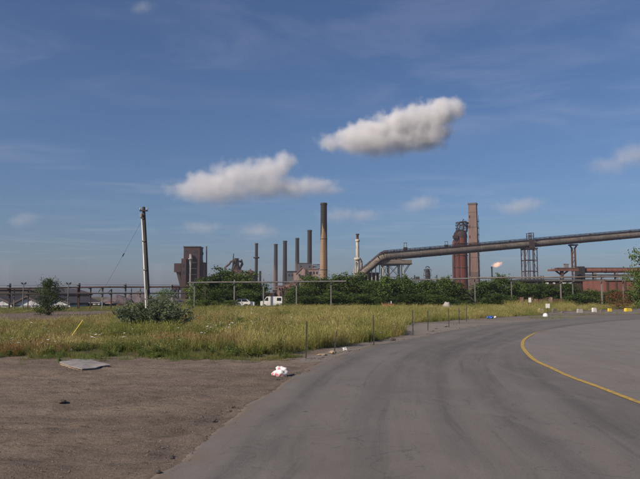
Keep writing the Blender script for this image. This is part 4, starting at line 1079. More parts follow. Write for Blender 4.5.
# cream stack beside the gallery
s = Site('process_stack', 'slender cream process stack with ring platforms and a braced base', 'stack', 357.6, 345)
def cream_stack():
    z = lambda py: s.p(0, py).z; m1 = s.m(1)
    MB().lathe([(2.4 * m1, 0), (2.2 * m1, z(272)), (1.9 * m1, z(262)), (1.75 * m1, z(259)), (1.6 * m1, z(242))], 18).build('shaft', 'cream', s.t)
    MB().lathe([(1.62 * m1, z(242)), (2.3 * m1, z(241.6)), (2.3 * m1, z(239.6)), (1.55 * m1, z(239.3))], 18).build('collar', 'cream', s.t)
    MB().lathe([(1.3 * m1, z(239.3)), (1.25 * m1, z(235)), (1.8 * m1, z(234.8)), (1.8 * m1, z(233.8)), (0.9 * m1, z(233.7))], 18).build('tip', 'rust_brown', s.t)
    MB().lathe([(1.9 * m1, z(260.4)), (3.4 * m1, z(260)), (3.4 * m1, z(257.8)), (3.2 * m1, z(257.8)), (3.2 * m1, z(259.4)), (1.8 * m1, z(259.4))], 18).build('platform', 'cream', s.t)
    for sx in (-1, 1):
        for d in (-1.6, 1.6): MB().bar((sx * 3.4 * m1, d, 0), (sx * 2.7 * m1, d, z(260.2)), 0.35).build('leg', 'concrete', s.t)
        MB().bar((sx * 3.3 * m1, -1.6, z(270)), (sx * 1.6 * m1, -1.6, z(262)), 0.25).build('brace', 'steel_grey', s.t)
    MB().tube([(2.6 * m1, 0, z(271)), (4.2 * m1, 0, z(268)), (4.2 * m1, 0, z(262)), (2.9 * m1, 0, z(259.4))], 0.5, 8).build('duct', 'galv', s.t)
    mb = MB(); s.block(mb, 353.8, 356.4, 268.5, 300, 2, 5); mb.build('fan_house', 'concrete', s.t)
cream_stack()

# inclined gallery ------------------------------------------------------
GP = lambda px: (257.2 + (px - 382) / 258.0 * (234.6 - 257.2), 325 + (px - 382) / 318.0 * 70)
gt = thing('conveyor_gallery', 'long beige tubular conveyor gallery with a rusty walkway rising above the trees', 'conveyor', (W(382, 296, 325).x, 325, 0))
go_ = Vector(gt.location)
def gpt(px, up=0.0):
    if px < 382:
        k = (382 - px) / 22.0; return W(px, 257.2 + 18.5 * k, 325 + 4 * k) - go_ + Vector((0, 0, up))
    py, Yd = GP(px); return W(px, py, Yd) - go_ + Vector((0, 0, up))
def gallery():
    R_ = 1.95
    pxs = [358, 366, 374, 380, 384, 388] + list(np.linspace(400, 720, 17))
    for i in range(len(pxs) - 1):
        a, b_ = gpt(pxs[i]), gpt(pxs[i + 1]); d = (b_ - a).normalized() * 0.06
        mb = MB(); mb.tube([a + d, b_ - d], R_, 18); mb.build('gallery_section', 'gallery_skin', gt)
        c = gpt(pxs[i]); u = (b_ - a).normalized()
        MB().cyl(c - u * 0.16, c + u * 0.16, R_ * 1.05, n=18).build('joint_ring', 'pipe_lag', gt)
        nr = max(2, int((b_ - a).length / 2.6))
        for k in range(1, nr): c = a.lerp(b_, k / nr); MB().cyl(c - u * 0.05, c + u * 0.05, R_ * 1.03, n=18, caps=False).build('stiffener', 'rust_brown', gt)
        MB().bar(a + Vector((0, -R_ * 0.80, -R_ * 0.80)), b_ + Vector((0, -R_ * 0.80, -R_ * 0.80)), 0.5, 0.45).build('underside_shade', 'rust_dark', gt)  # dark bar low on the tube, colours in its shaded underside
        ua, ub = gpt(pxs[i], R_ + 0.02), gpt(pxs[i + 1], R_ + 0.02)
        mb = MB(); mb.bar(ua + Vector((0, -0.5, 0.30)), ub + Vector((0, -0.5, 0.30)), 1.9, 0.62); mb.build('walkway', 'rust_dark', gt)
        mb = MB()
        for e in (-1.2, 0.6):
            for hh in (0.9, 1.35): mb.bar(ua + Vector((0, e, hh)), ub + Vector((0, e, hh)), 0.16)
            for k in range(4): p_ = ua.lerp(ub, k / 4) + Vector((0, e, 0)); mb.bar(p_ + Vector((0, 0, 0.2)), p_ + Vector((0, 0, 1.38)), 0.14)
        mb.build('handrail', 'rust_dark', gt)
        if i % 2: 
            mb = MB(); p_ = ua.lerp(ub, 0.5); mb.box(p_.x - 0.5, p_.x + 0.5, p_.y - 1.0, p_.y + 0.4, p_.z + 0.33, p_.z + 0.95); mb.build('cable_box', 'rust_dark', gt)
        mb = MB(); mb.tube([a + Vector((0, -R_ - 0.28, -0.9)), b_ + Vector((0, -R_ - 0.28, -0.9))], 0.18, 6); mb.build('side_pipe', 'steel_dark', gt)
    for px, hh in ((405.5, 4.2), (446.5, 3.2)):
        p_ = gpt(px, R_ + 0.3); mb = MB()
        mb.box(p_.x - 1.0, p_.x + 1.0, p_.y - 1, p_.y + 1, p_.z, p_.z + hh * 0.45); mb.bar(p_ + Vector((-0.7, 0, 0)), p_ + Vector((-0.7, 0, hh)), 0.2); mb.bar(p_ + Vector((0.7, 0, 0)), p_ + Vector((0.7, 0, hh)), 0.2); mb.bar(p_ + Vector((-0.9, 0, hh)), p_ + Vector((0.9, 0, hh)), 0.25)
        mb.build('head_frame', 'steel_dark', gt)
gallery()
# trestle under the bend
s = Site('trestle', 'braced steel trestle with a beige deck under the bend of the gallery', 'trestle', 396, 326)
def trestle():
    m_ = MB(); s.block(m_, 380.5, 411.5, 259.8, 263.6, -1.2, 7); m_.build('deck', 'gallery_skin', s.t)
    m_ = MB(); s.block(m_, 380, 412, 263.6, 264.3, -1.5, 7.3); m_.build('deck_beam', 'steel_dark', s.t)
    zt = s.p(0, 264.3).z
    xs = (382.6, 388.8, 399.6, 403.2)
    for i, x in enumerate(xs):
        for d in (0, 6): mb = MB(); xx = s.p(x, 0).x; xx = (x - 396) * s.Y / F; mb.bar((xx, d, 0), (xx, d, zt), 0.55 if i < 3 else 0.45); mb.build('leg', 'steel_dark' if i in (1, 2) else 'concrete', s.t)
    X_ = lambda x: (x - 396) * s.Y / F
    for d in (0, 6):
        for (x0, x1) in ((382.6, 388.8), (388.8, 399.6)):
            for k in range(3):
                z0, z1 = zt * k / 3, zt * (k + 1) / 3
                for (p_, q_) in (((X_(x0), z0), (X_(x1), z1)), ((X_(x1), z0), (X_(x0), z1))): MB().bar((p_[0], d, p_[1]), (q_[0], d, q_[1]), 0.26).build('brace', 'steel_grey', s.t)
                MB().bar((X_(x0), d, z1 - 0.4), (X_(x1), d, z1 - 0.4), 0.3).build('tie', 'steel_grey', s.t)
        MB().bar((X_(403.2), d, zt * 0.7), (X_(410), d, zt), 0.3).build('knee_brace', 'steel_dark', s.t)
    for k in range(5):
        x = X_(364 + k * 4); h = gpt(364 + k * 4).z - 2.2
        MB().bar((x, 2, 0), (x, 2, max(2, h)), 0.5).build('leg', 'concrete', s.t)
    mb = MB(); s.block(mb, 366, 380, 272, 300, 6, 12); mb.build('feed_house', 'rust_dark', s.t)
    for k in range(3): mb = MB(); s.block(mb, 384 + k * 6.5, 388.5 + k * 6.5, 258.6, 259.7, -0.6, 1.2); mb.build('motor_box', 'rust_brown', s.t)
trestle()
# lattice tower and pylon
py_, Yt = GP(529.5)
s = Site('support_tower', 'rusty four legged lattice tower carrying the gallery', 'tower', 529.5, Yt)
def tower():
    zt = W(529.5, py_ + 4, Yt).z
    w = s.m(6.4)
    for sx in (-1, -0.38, 0.33, 1):
        for d in (-2.6, 2.6):
            MB().bar((sx * w, d, 0), (sx * w, d, zt), 0.42 if abs(sx) == 1 else 0.34).build('leg', 'rust_dark' if sx > -0.4 else 'rust_brown', s.t)
    n_ = 4
    for i in range(n_ + 1):
        z_ = zt * (0.12 + 0.86 * i / n_)
        for d in (-2.6, 2.6): MB().bar((-w, d, z_), (w, d, z_), 0.34).build('tie', 'rust_dark', s.t)
        for sx in (-1, 1): MB().bar((sx * w, -2.6, z_ - 0.4), (sx * w, 2.6, z_ - 0.4), 0.3).build('tie', 'rust_dark', s.t)
        if i < n_:
            z2 = zt * (0.12 + 0.86 * (i + 1) / n_)
            MB().bar((-w, -2.62, z_), (-0.38 * w, -2.62, z2), 0.2).build('brace', 'rust_brown', s.t); MB().bar((0.33 * w, -2.62, z2), (w, -2.62, z_), 0.2).build('brace', 'rust_dark', s.t)
            MB().bar((-1.4 * w, -1.5, z_ + 1), (-1.05 * w, -1.5, z2 - 1), 0.16).build('stair', 'rust_brown', s.t)
    mb = MB(); z0 = W(529.5, py_ + 4.0, Yt).z; mb.box(-w * 1.1, w * 1.15, -3, 3, z0 - 0.5, z0 + 0.1); mb.build('cap_beam', 'rust_dark', s.t)
    ztop = W(531, 233.4, Yt).z; zb = W(531, py_ - 4.6, Yt).z; xo = s.m(1.5)
    mb = MB(); mb.box(xo - s.m(2.6), xo + s.m(2.6), -3.2, -2.2, z0, W(531, 240, Yt).z); mb.build('drive_house', 'rust_dark', s.t)
    mb = MB()
    for sx in (-1, 1):
        for d in (-2, 2): mb.bar((xo + sx * s.m(2.3), d, zb), (xo + sx * s.m(2.3), d, ztop), 0.3)
    for zz in (zb + 1.6, (zb + ztop) / 2 + 0.6, ztop):
        for d in (-2, 2): mb.bar((xo - s.m(2.8), d, zz), (xo + s.m(2.8), d, zz), 0.3)
    mb.build('head_frame', 'rust_dark', s.t)
tower()
py2, Yp = GP(574)
s = Site('support_pylon', 'rusty narrow legged pylon with a flared head carrying the gallery', 'pylon', 574, Yp)
def pylon():
    zt = W(574, py2 + 4, Yp).z; m1 = s.m(1)
    for sx in (-1, 1):
        MB().bar((sx * 1.9 * m1, 0, 0), (sx * 1.5 * m1, 0, zt - 3.2 * m1), 1.15 * m1, 1.6 * m1).build('leg', 'rust_brown', s.t)
        MB().bar((sx * 1.5 * m1, 0, zt - 4.2 * m1), (sx * 3.2 * m1, 0, zt - 0.8), 1.0 * m1, 1.3 * m1).build('knee', 'rust_dark', s.t)
    mb = MB(); mb.box(-3.9 * m1, 3.9 * m1, -1.8, 1.8, zt - 0.8, zt); mb.build('cap_beam', 'rust_dark', s.t)
    for k in range(5):
        z_ = zt * (0.12 + 0.16 * k)
        MB().bar((-1.8 * m1, 0, z_), (1.8 * m1, 0, z_), 0.35).build('tie', 'rust_brown', s.t)
        MB().bar((-1.8 * m1, 0.3, z_), (1.7 * m1, 0.3, z_ + zt * 0.16), 0.22).build('brace', 'rust_dark', s.t)
pylon()

# red furnace and the square brick chimney -------------------------------
s = Site('furnace', 'tall red cylindrical furnace with a dark dome and tangled top pipes', 'furnace', 461, 402)
def furnace():
    z = lambda py: s.p(0, py).z; m1 = s.m(1)
    MB().lathe([(6.9 * m1, 0), (6.7 * m1, z(276)), (6.5 * m1, z(240)), (6.6 * m1, z(238))], 28).build('shell', 'furnace_red', s.t)
    MB().lathe([(6.8 * m1, z(238)), (6.8 * m1, z(236)), (6.2 * m1, z(233)), (4.6 * m1, z(231)), (3.0 * m1, z(230)), (2.0 * m1, z(229.6))], 28).build('dome', 'rust_dark', s.t)
    for py in (244, 256, 268): MB().lathe([(6.66 * m1, z(py)), (7.1 * m1, z(py) + 0.05), (7.1 * m1, z(py) + 0.5), (6.62 * m1, z(py) + 0.55)], 28).build('band', 'rust_brown', s.t)
    mb = MB(); lattice(mb, s, 456.5, 466.5, 222.5, -3, 3, 0.4, 3, zbot=z(231)); mb.build('top_frame', 'steel_dark', s.t)
    for i, pts in enumerate((((456, 231), (456.6, 226), (459.5, 222.6), (464, 222), (468, 224)), ((459, 230), (460.5, 225), (465, 224), (467.6, 228)), ((463, 230), (463.4, 225), (462.2, 221.5), (463.2, 219.4)), ((467, 232), (468.4, 226), (466, 220.6)))):
        MB().tube([s.p(a[0], a[1], (-2, 1, -1, 2)[i]) for a in pts], 0.55, 8).build('top_pipe', 'steel_dark', s.t)
    MB().tube([s.p(454, 238, -2), s.p(452.6, 242, -2), s.p(452.4, 262, -2), Vector((s.p(452.4, 0).x * 0 + (452.4 - 461) * s.Y / F, -2, 0))], 0.6, 8).build('side_pipe', 'rust_brown', s.t)
    MB().tube([s.p(455.4, 231, -3.4), s.p(453.2, 236, -3.4), s.p(453.4, 246, -4)], 0.4, 8).build('side_pipe', 'steel_dark', s.t)
    mb = MB(); s.block(mb, 452, 456.4, 236, 239, -4.8, -2); mb.build('valve_platform', 'rust_dark', s.t)
    mb = MB(); mb.bar(((455.6 - 461) * m1, -4.6, 0), (((455.4 - 461) * m1), -4.4, z(237)), 0.35); mb.bar(((457 - 461) * m1, -4.8, 0), (((457 - 461) * m1), -4.6, z(237)), 0.25); mb.build('ladder', 'rust_dark', s.t)
    MB().tube([s.p(467, 250, -2.5), s.p(468.6, 254, -3), s.p(468.6, 276, -3)], 0.5, 8).build('side_pipe', 'rust_dark', s.t)
furnace()
s = Site('brick_chimney', 'square pinkish brick chimney with darker base beside the red furnace', 'chimney', 474, 425)
def sq_chimney():
    z = lambda py: s.p(0, py).z; m1 = s.m(1)
    def taper(m, za, zb, wa, wb, nm, xa=0, xb=0):
        mb = MB(); vs = []
        for (z_, w_, xo) in ((za, wa, xa), (zb, wb, xb)): vs += [(xo - w_, -w_ * 0.8, z_), (xo + w_, -w_ * 0.8, z_), (xo + w_, w_ * 0.8, z_), (xo - w_, w_ * 0.8, z_)]
        mb.add(vs, [(0, 3, 2, 1), (4, 5, 6, 7), (0, 1, 5, 4), (1, 2, 6, 5), (2, 3, 7, 6), (3, 0, 4, 7)]); return mb.build(nm, m, s.t, rot=(0, 0, R(-24)))
    taper('brick_sooty', 0, z(272), 5.2 * m1, 4.8 * m1, 'base')
    taper('brick_pink', z(272), z(205.4), 4.75 * m1, 3.9 * m1, 'shaft')
    taper('brick_sooty', z(205.4), z(204.6), 4.1 * m1, 4.3 * m1, 'corbel')
    taper('slate', z(204.6), z(203.2), 4.4 * m1, 4.3 * m1, 'cap')
    for py in (213, 228, 243, 258): taper('brick_sooty', z(py), z(py) + 0.5, (4.75 - 0.85 * (272 - py) / 67 + 0.06) * m1, (4.75 - 0.85 * (272 - py) / 67 + 0.05) * m1, 'band')
    mb = MB(); 
    for k in range(9): zz = z(276) + k * 4.6; mb.box(4.6 * m1, 5.5 * m1, -1.4, 0.8, zz, zz + 0.3); mb.bar((5.4 * m1, -1.3, zz), (5.4 * m1, -1.3, zz + 1.5), 0.15); mb.bar((4.7 * m1, -1.3, zz), (5.4 * m1, -1.3, zz + 4.5), 0.18)
    mb.build('stair', 'rust_dark', s.t)
    for k in range(4): mb = MB(); mb.box(-2.2, -1.7, -2.62, -2.0, z(218 + 10 * k), z(218 + 10 * k) + 1.6); mb.build('slot', 'rust_dark', s.t, rot=(0, 0, R(-24)))
sq_chimney()

# flare
s = Site('flare_stack', 'thin dark flare stack burning with an orange flame', 'flare stack', 491.7, 372)
zt = s.p(0, 266.6).z
MB().lathe([(0.5, 0), (0.38, zt * 0.5), (0.34, zt - 1.2), (0.48, zt - 1.1), (0.48, zt)], 12).build('stack', 'steel_dark', s.t)
MB().bar((0.55, 0, 1), (0.55, 0, zt - 1), 0.1).build('ladder', 'steel_dark', s.t)
m = bpy.data.materials.new('flame'); m.use_nodes = True; M['flame'] = m
n, l = m.node_tree.nodes, m.node_tree.links; n.clear()
t = n.new('ShaderNodeTexCoord').outputs['Object']
ln = n.new('ShaderNodeVectorMath'); ln.operation = 'LENGTH'; l.new(t, ln.inputs[0])
fl = noise_(n, l, t, 2.2, detail=5, lo=0.25, hi=0.75, dist=0.6)
a1 = n.new('ShaderNodeMath'); a1.operation = 'MULTIPLY_ADD'; l.new(fl, a1.inputs[0]); a1.inputs[1].default_value = 0.9; 
a2 = n.new('ShaderNodeMath'); a2.operation = 'SUBTRACT'; a2.inputs[0].default_value = 0.45; l.new(ln.outputs['Value'], a2.inputs[1]); l.new(a2.outputs[0], a1.inputs[2])
a3 = n.new('ShaderNodeMapRange'); a3.inputs['From Min'].default_value = 0.05; a3.inputs['From Max'].default_value = 0.6; a3.inputs['To Max'].default_value = 0.5; l.new(a1.outputs[0], a3.inputs[0])
em = n.new('ShaderNodeEmission'); em.inputs['Color'].default_value = (1.0, 0.37, 0.13, 1); l.new(a3.outputs[0], em.inputs['Strength'])
l.new(em.outputs[0], n.new('ShaderNodeOutputMaterial').inputs['Volume'])
fm = MB()
vs, fs = [], []
NA, NB_ = 16, 10
for i in range(NB_ + 1):
    for k in range(NA):
        ph = math.pi * i / NB_; th = 2 * math.pi * k / NA; rr = 1.0 + 0.25 * mnoise.noise(Vector((i * 0.7, k * 0.6, 2)))
        vs.append((math.cos(ph) * -1.1, math.sin(ph) * math.cos(th) * rr * (0.45 + 0.55 * i / NB_ + 0.2), math.sin(ph) * math.sin(th) * rr * (0.45 + 0.55 * i / NB_ + 0.2)))
for i in range(NB_):
    for k in range(NA): fs.append((i * NA + k, i * NA + (k + 1) % NA, (i + 1) * NA + (k + 1) % NA, (i + 1) * NA + k))
fm.add(vs, fs, True)
o = fm.build('flame', 'flame', s.t, s.p(497.0, 264.6), (0, R(-16), 0)); o.scale = (3.9, 2.0, 2.0)

# small lattice vessel and poles beyond the trees
s = Site('scrubber_vessel', 'small dark lattice framed vessel with a ring on top above the trees', 'vessel', 427.5, 430)
def scrubber():
    z = lambda py: s.p(0, py).z; m1 = s.m(1)
    MB().lathe([(2.4 * m1, 0), (2.4 * m1, z(271)), (1.4 * m1, z(269)), (0.8 * m1, z(268.6))], 14).build('vessel', 'steel_dark', s.t)
    mb = MB(); lattice(mb, s, 424.2, 430.6, 269.5, -2.6, 2.6, 0.4, 5); mb.build('frame', 'steel_dark', s.t)
    mb = MB(); pts = [Vector((math.cos(a) * 1.9 * m1, 0, z(268.4) + math.sin(a) * 1.9 * m1)) for a in np.linspace(0, math.pi, 9)]; mb.tube(pts, 0.35, 6); mb.build('top_ring', 'steel_dark', s.t)
    for px in (414.5, 436.6): mb = MB(); xx = (px - 427.5) * m1; mb.cyl((xx, 0, 0), (xx, 0, z(275)), 0.4, n=8); mb.build('post', 'steel_dark', s.t)
    mb = MB(); s.block(mb, 416, 419.4, 276.6, 279, -1, 2); s.block(mb, 412, 440, 279, 279.8, -0.8, 0.8); mb.build('pipe_deck', 'steel_dark', s.t)
scrubber()

# rusty mains on the right
s = Site('gas_main', 'thick rust red horizontal gas main on short piers beside the pylon', 'pipe', 610, 235)
def big_main():
    z = lambda py: s.p(0, py).z; X_ = lambda x: (x - 610) * s.Y / F; r_ = s.m(2.3)
    for k in range(6):
        x0, x1 = X_(583 + k * 22), X_(583 + (k + 1) * 22)
        MB().tube([(x0 + 0.05, 0, z(270.6)), (x1 - 0.05, 0, z(270.4))], r_, 16).build('pipe_section', 'rust_red', s.t)
        MB().cyl((x0 - 0.12, 0, z(270.6)), (x0 + 0.12, 0, z(270.6)), r_ * 1.1, n=16).build('flange', 'rust_dark', s.t)
        xm = (x0 + x1) / 2
        MB().box(xm - 0.4, xm + 0.4, -0.9, 0.9, 0, z(270.6) - r_ * 0.9).build('pier', 'steel_grey', s.t)
    MB().box(X_(583), X_(715), -1.5, 1.5, z(275.4), z(274.6)).build('deck_beam', 'rust_dark', s.t)
    MB().box(X_(583), X_(715), -0.4, 0.4, z(268.2), z(267.7)).build('rail', 'rust_dark', s.t)
    mb = MB(); s.block(mb, 577.6, 583, 266.6, 300, -1.6, 1.8); mb.build('valve_house', 'steel_dark', s.t)
big_main()
s = Site('loading_platform', 'small rust red tee shaped platform under the gallery beside the pylon', 'platform', 562, 230)
def tee():
    z = lambda py: s.p(0, py).z; X_ = lambda x: (x - 562) * s.Y / F
    MB().box(X_(549), X_(577), -1.5, 1.5, z(271), z(269.4)).build('deck', 'rust_red', s.t)
    MB().box(X_(556), X_(577), -1.2, 1.2, z(269.3), z(267.8)).build('upper_deck', 'rust_brown', s.t)
    MB().box(X_(560.4), X_(562.8), -0.8, 0.8, 0, z(271)).build('pier', 'rust_brown', s.t)
    for sx in (-1, 1): MB().bar((X_(561.6) + sx * 0.4, 0, z(274.5)), (X_(561.6) + sx * 2.2, 0, z(271)), 0.5).build('knee', 'rust_brown', s.t)
    mb = MB(); mb.box(X_(564.5), X_(568), -0.6, 0.6, z(267.7), z(264.4)); mb.box(X_(563.6), X_(568.8), -0.7, 0.7, z(264.3), z(263.8)); mb.build('control_cabin', 'steel_grey', s.t)
    for k in range(5): MB().bar((X_(550 + k * 1.6), -1.4, z(269.4)), (X_(550 + k * 1.6), -1.4, z(267.9)), 0.1).build('rail_post', 'rust_dark', s.t)
tee()
s = Site('shed', 'rust red steel shed behind the dark trees under the gas main', 'shed', 626, 150)
m_ = MB(); s.block(m_, 604.5, 690, 280.2, 301, 0, 12); m_.build('wall', 'rust_red', s.t)
m_ = MB(); s.block(m_, 604, 690.6, 279.4, 280.2, -0.4, 12.4); m_.build('roof', 'rust_dark', s.t)
for k in range(9): m_ = MB(); s.block(m_, 607 + k * 9, 607.7 + k * 9, 280.4, 301, -0.12, 0.05); m_.build('rib', 'rust_brown', s.t)
s = Site('low_shed', 'long low dark roofed shed between the lattice tower and the pylon', 'shed', 548, 200)
m_ = MB(); s.block(m_, 520, 604, 281.5, 301, 0, 10); m_.build('wall', 'rust_dark', s.t)
m_ = MB(); s.block(m_, 519, 604.4, 279.2, 281.5, -0.5, 10.5); m_.build('roof', 'steel_dark', s.t)
for k, (x0, x1) in enumerate(((545.5, 548.4), (553, 555), (562, 566), (568, 572))): m_ = MB(); s.block(m_, x0, x1, 282.2, 284, -0.15, 0.05); m_.build('window', 'off_white', s.t)
for k, px in enumerate((543.4, 546)): m_ = MB(); m_.cyl(s.p(px, 279.2, 3), s.p(px, 275.4, 3), 0.4, n=8); m_.build('vent', 'steel_grey', s.t)
# rust red steel fence under the trees
s = Site('steel_fence', 'low rust red sheet steel fence half hidden by weeds under the trees', 'fence', 540, 106)
for k in range(9):
    x = (518 + k * 4.8 - 540) * s.Y / F; r = random.Random(k); h = 1.55 + r.uniform(-0.25, 0.25)
    MB().box(x, x + 0.80, 0.0, 0.05 + 0.01 * k, 0, h).build('panel', 'rust_brown' if k % 3 else 'house_rust', s.t)
    MB().box(x - 0.02, x + 0.05, -0.08, -0.003, 0, h + 0.1).build('post', 'rust_dark', s.t)

# ------------------------------------------------------------------ vehicles and things in the field
s = Site('van', 'white van with dark windows parked at the tree line under the pipe line', 'van', 271.5, 101.5)
def van():
    L, Wd, H_ = 3.5, 1.75, 1.82
    prof = [(-L / 2, 0.38), (-L / 2, 1.05), (-L / 2 + 0.55, 1.16), (-L / 2 + 0.95, H_ - 0.05), (-L / 2 + 1.2, H_), (L / 2 - 0.1, H_), (L / 2, H_ - 0.12), (L / 2, 0.38)]
    MB().prism(prof, 0, Wd).build('body', 'white_paint', s.t)
    MB().prism([(-L / 2 + 0.62, 1.16), (-L / 2 + 1.0, 1.66), (-L / 2 + 1.25, 1.66), (-L / 2 + 1.25, 1.12)][::-1], -0.012, 0.02).build('window', 'dark_glass', s.t)
    MB().box(L / 2 - 0.85, L / 2 - 0.15, -0.012, 0.02, 1.12, 1.62).build('window', 'dark_glass', s.t)
    MB().box(-L / 2 - 0.06, L / 2 + 0.06, 0.03, Wd - 0.03, 0.24, 0.375).build('sill', 'rubber', s.t)
    for x in (-L / 2 + 0.62, L / 2 - 0.7):
        for y in (0.02, Wd - 0.2):
            w = MB().cyl((x, y - 0.03, 0.31), (x, y + 0.2, 0.31), 0.31, n=20).build('wheel', 'rubber', s.t)
            MB().cyl((x, y - 0.045, 0.31), (x, y - 0.031, 0.31), 0.18, n=14).build('rim', 'steel_grey', w)
    MB().box(-0.4, 0.3, -0.014, 0.01, 0.45, 1.68).build('door', 'off_white', s.t)
    MB().box(L / 2 - 0.01, L / 2 + 0.03, 0.05, 0.25, 0.75, 1.05).build('tail_light', 'tail_red', s.t)
    MB().box(-L / 2 - 0.03, -L / 2 + 0.01, 0.1, 0.4, 0.7, 0.9).build('headlight', 'galv', s.t)
van()
s = Site('car', 'white car with only its bonnet and roof showing under the leaves', 'car', 236.5, 102.5)
def car():
    prof = [(-1.1, 0.3), (-1.1, 0.75), (-0.2, 0.95), (0.25, 1.42), (1.6, 1.45), (2.2, 1.0), (2.9, 0.92), (2.95, 0.3)]
    MB().prism(prof, 0, 1.6).build('body', 'white_paint', s.t)
    MB().prism([(-0.08, 0.98), (0.32, 1.36), (0.85, 1.37), (0.85, 0.98)][::-1], -0.012, 0.02).build('window', 'dark_glass', s.t)
    MB().prism([(0.92, 0.98), (0.92, 1.37), (1.55, 1.38), (2.05, 1.0)], -0.012, 0.02).build('window', 'dark_glass', s.t)
    for x in (-0.45, 2.2):
        for y in (0.0, 1.42): MB().cyl((x, y - 0.02, 0.3), (x, y + 0.18, 0.3), 0.3, n=18).build('wheel', 'rubber', s.t)
car()
mound('dirt_heap', 'low dark heap of dirt in front of the white car', 'heap', 245.5, 97, 13, 303.6, 'dark_earth', 11, rough=0.3)

mound('rock', 'small pale rock in front of the tree row', 'rock', 343.5, 98, 4, 306, 'boulder', 13, rough=0.4, n=9)
s = Site('steel_box', 'faded orange steel box with a short white post at the tree row', 'box', 388.5, 98)
a, b_ = s.p(383.2, 304.2), s.p(393.8, 304.2)
MB().box(a.x, b_.x, 0, 1.1, 0, a.z).build('body', 'orange_paint', s.t)
MB().box(a.x - 0.06, b_.x + 0.06, -0.06, 1.16, a.z + 0.002, a.z + 0.1).build('lid', 'rust_red', s.t)
MB().box(a.x + 0.25, a.x + 0.8, 0.3, 0.8, a.z + 0.1, a.z + 0.28).build('hatch', 'rust_dark', s.t)
MB().cyl((b_.x - 0.35, 0.4, a.z + 0.1), (b_.x - 0.35, 0.4, a.z + 0.48), 0.07, n=8).build('post', 'white_paint', s.t)
for k in range(3): MB().box(a.x + 0.1 + k * 0.55, a.x + 0.14 + k * 0.55, -0.04, -0.001, 0, a.z).build('rib', 'orange_paint', s.t)

# leaning utility pole
YP = 46.0
base = Vector(((150.7 - CX) / F * YP, YP, 0))
top = W(143.6, 207, YP)
pt = thing('utility_pole', 'leaning dark wooden utility pole with a pale strip down one side', 'utility pole', base)
def pole():
    T = top - base; d = T.normalized()
    MB().tube([-d * 0.6, T * 0.35, T * 0.7, T], [0.155, 0.14, 0.125, 0.105], 14).build('pole', 'wood_dark', pt)
    off = Vector((-0.135, -0.09, 0))
    MB().tube([T * 0.06 + off * 1.18, T * 0.4 + off * 1.05, T * 0.74 + off * 0.98, T * 0.93 + off * 1.05], 0.062, 8).build('pale_strip', 'off_white', pt)  # off-white tube down the left side of the pole
    MB().tube([T * 0.02 + Vector((-0.02, -0.19, 0)), T * 0.28 + Vector((-0.02, -0.18, 0))], 0.035, 6).build('ground_wire_guard', 'galv', pt)
    for k in (0.2, 0.45, 0.7, 0.9): MB().box(-0.21, 0.02, -0.19, 0.0, -0.03, 0.03).build('strap', 'steel_grey', pt, T * k)
    c = T * 0.965
    MB().box(c.x - 0.26, c.x + 0.24, c.y - 0.20, c.y - 0.12, c.z - 0.05, c.z + 0.05).build('bracket', 'steel_dark', pt)
    for sx in (-0.22, 0.3):
        e = c + Vector((sx, -0.16, 0.06)); MB().lathe([(0.03, 0), (0.06, 0.02), (0.035, 0.05), (0.065, 0.08), (0.03, 0.12), (0.03, 0.17)], 10).build('insulator', 'cream', pt, e)
    MB().box(c.x + 0.1, c.x + 0.3, c.y - 0.12, c.y + 0.05, c.z - 0.02, c.z + 0.04).build('bracket', 'steel_dark', pt)
    tr = T * 0.92; MB().box(tr.x - 0.28, tr.x - 0.12, tr.y - 0.25, tr.y - 0.05, tr.z - 0.1, tr.z + 0.16).build('cutout_box', 'galv', pt)
    A_ = T * 0.885 + Vector((-0.14, 0, 0)); E_ = Vector(((86 - 150.7) / F * YP, 0, 0))
    g = MB().tube([A_, A_.lerp(E_, 0.5) + Vector((0, 0, -0.12)), E_], 0.008, 5).build('guy_wire', 'wire', pt)
    i_ = A_.lerp(E_, 0.33) + Vector((0, 0, -0.1)); dd = (E_ - A_).normalized()
    MB().tube([i_ - dd * 0.16, i_ - dd * 0.07, i_ + dd * 0.07, i_ + dd * 0.16], [0.02, 0.04, 0.04, 0.02], 8).build('strain_insulator', 'steel_dark', g)
pole()

# steel fence posts along the verge
def tpost(px, pyb, label, hh=1.16, lean=0.0):
    g = G(px, pyb); t = thing('fence_post', label, 'fence post', (g.x, g.y, 0), 'thin steel posts along the verge')
    t.rotation_euler = (0, lean, 0)
    mb = MB(); mb.box(-0.022, 0.022, -0.006, 0.004, -0.3, hh); mb.box(-0.005, 0.005, 0.0045, 0.04, -0.3, hh - 0.004); mb.build('shaft', 'post_green', t)
    for k in range(9): MB().box(-0.012, 0.012, -0.014, -0.0065, 0.25 + k * 0.1, 0.27 + k * 0.1).build('stud', 'post_green', t)
for a in ((306, 358.6, 'thin dark steel post standing in bare dirt beside the plastic bag', 1.13, 0.02), (374, 345.5, 'thin dark steel post buried in the tall grass', 1.17, -0.02), (334.5, 352, 'short bent steel post low in the tall grass', 0.72, 0.10),
          (413, 335.2, 'thin dark steel post at the tip of the tall grass', 1.2, 0.0), (428, 331, 'second steel post along the gravel verge past the grass tip', 1.13, 0.01),
          (449, 327.6, 'third steel post along the gravel verge past the grass tip', 1.16, -0.01), (459.3, 323.5, 'fourth steel post along the gravel verge past the grass tip', 1.16, 0.0), (466.5, 321.5, 'fifth steel post along the gravel verge past the grass tip', 1.1, 0.02)):
    tpost(*a)
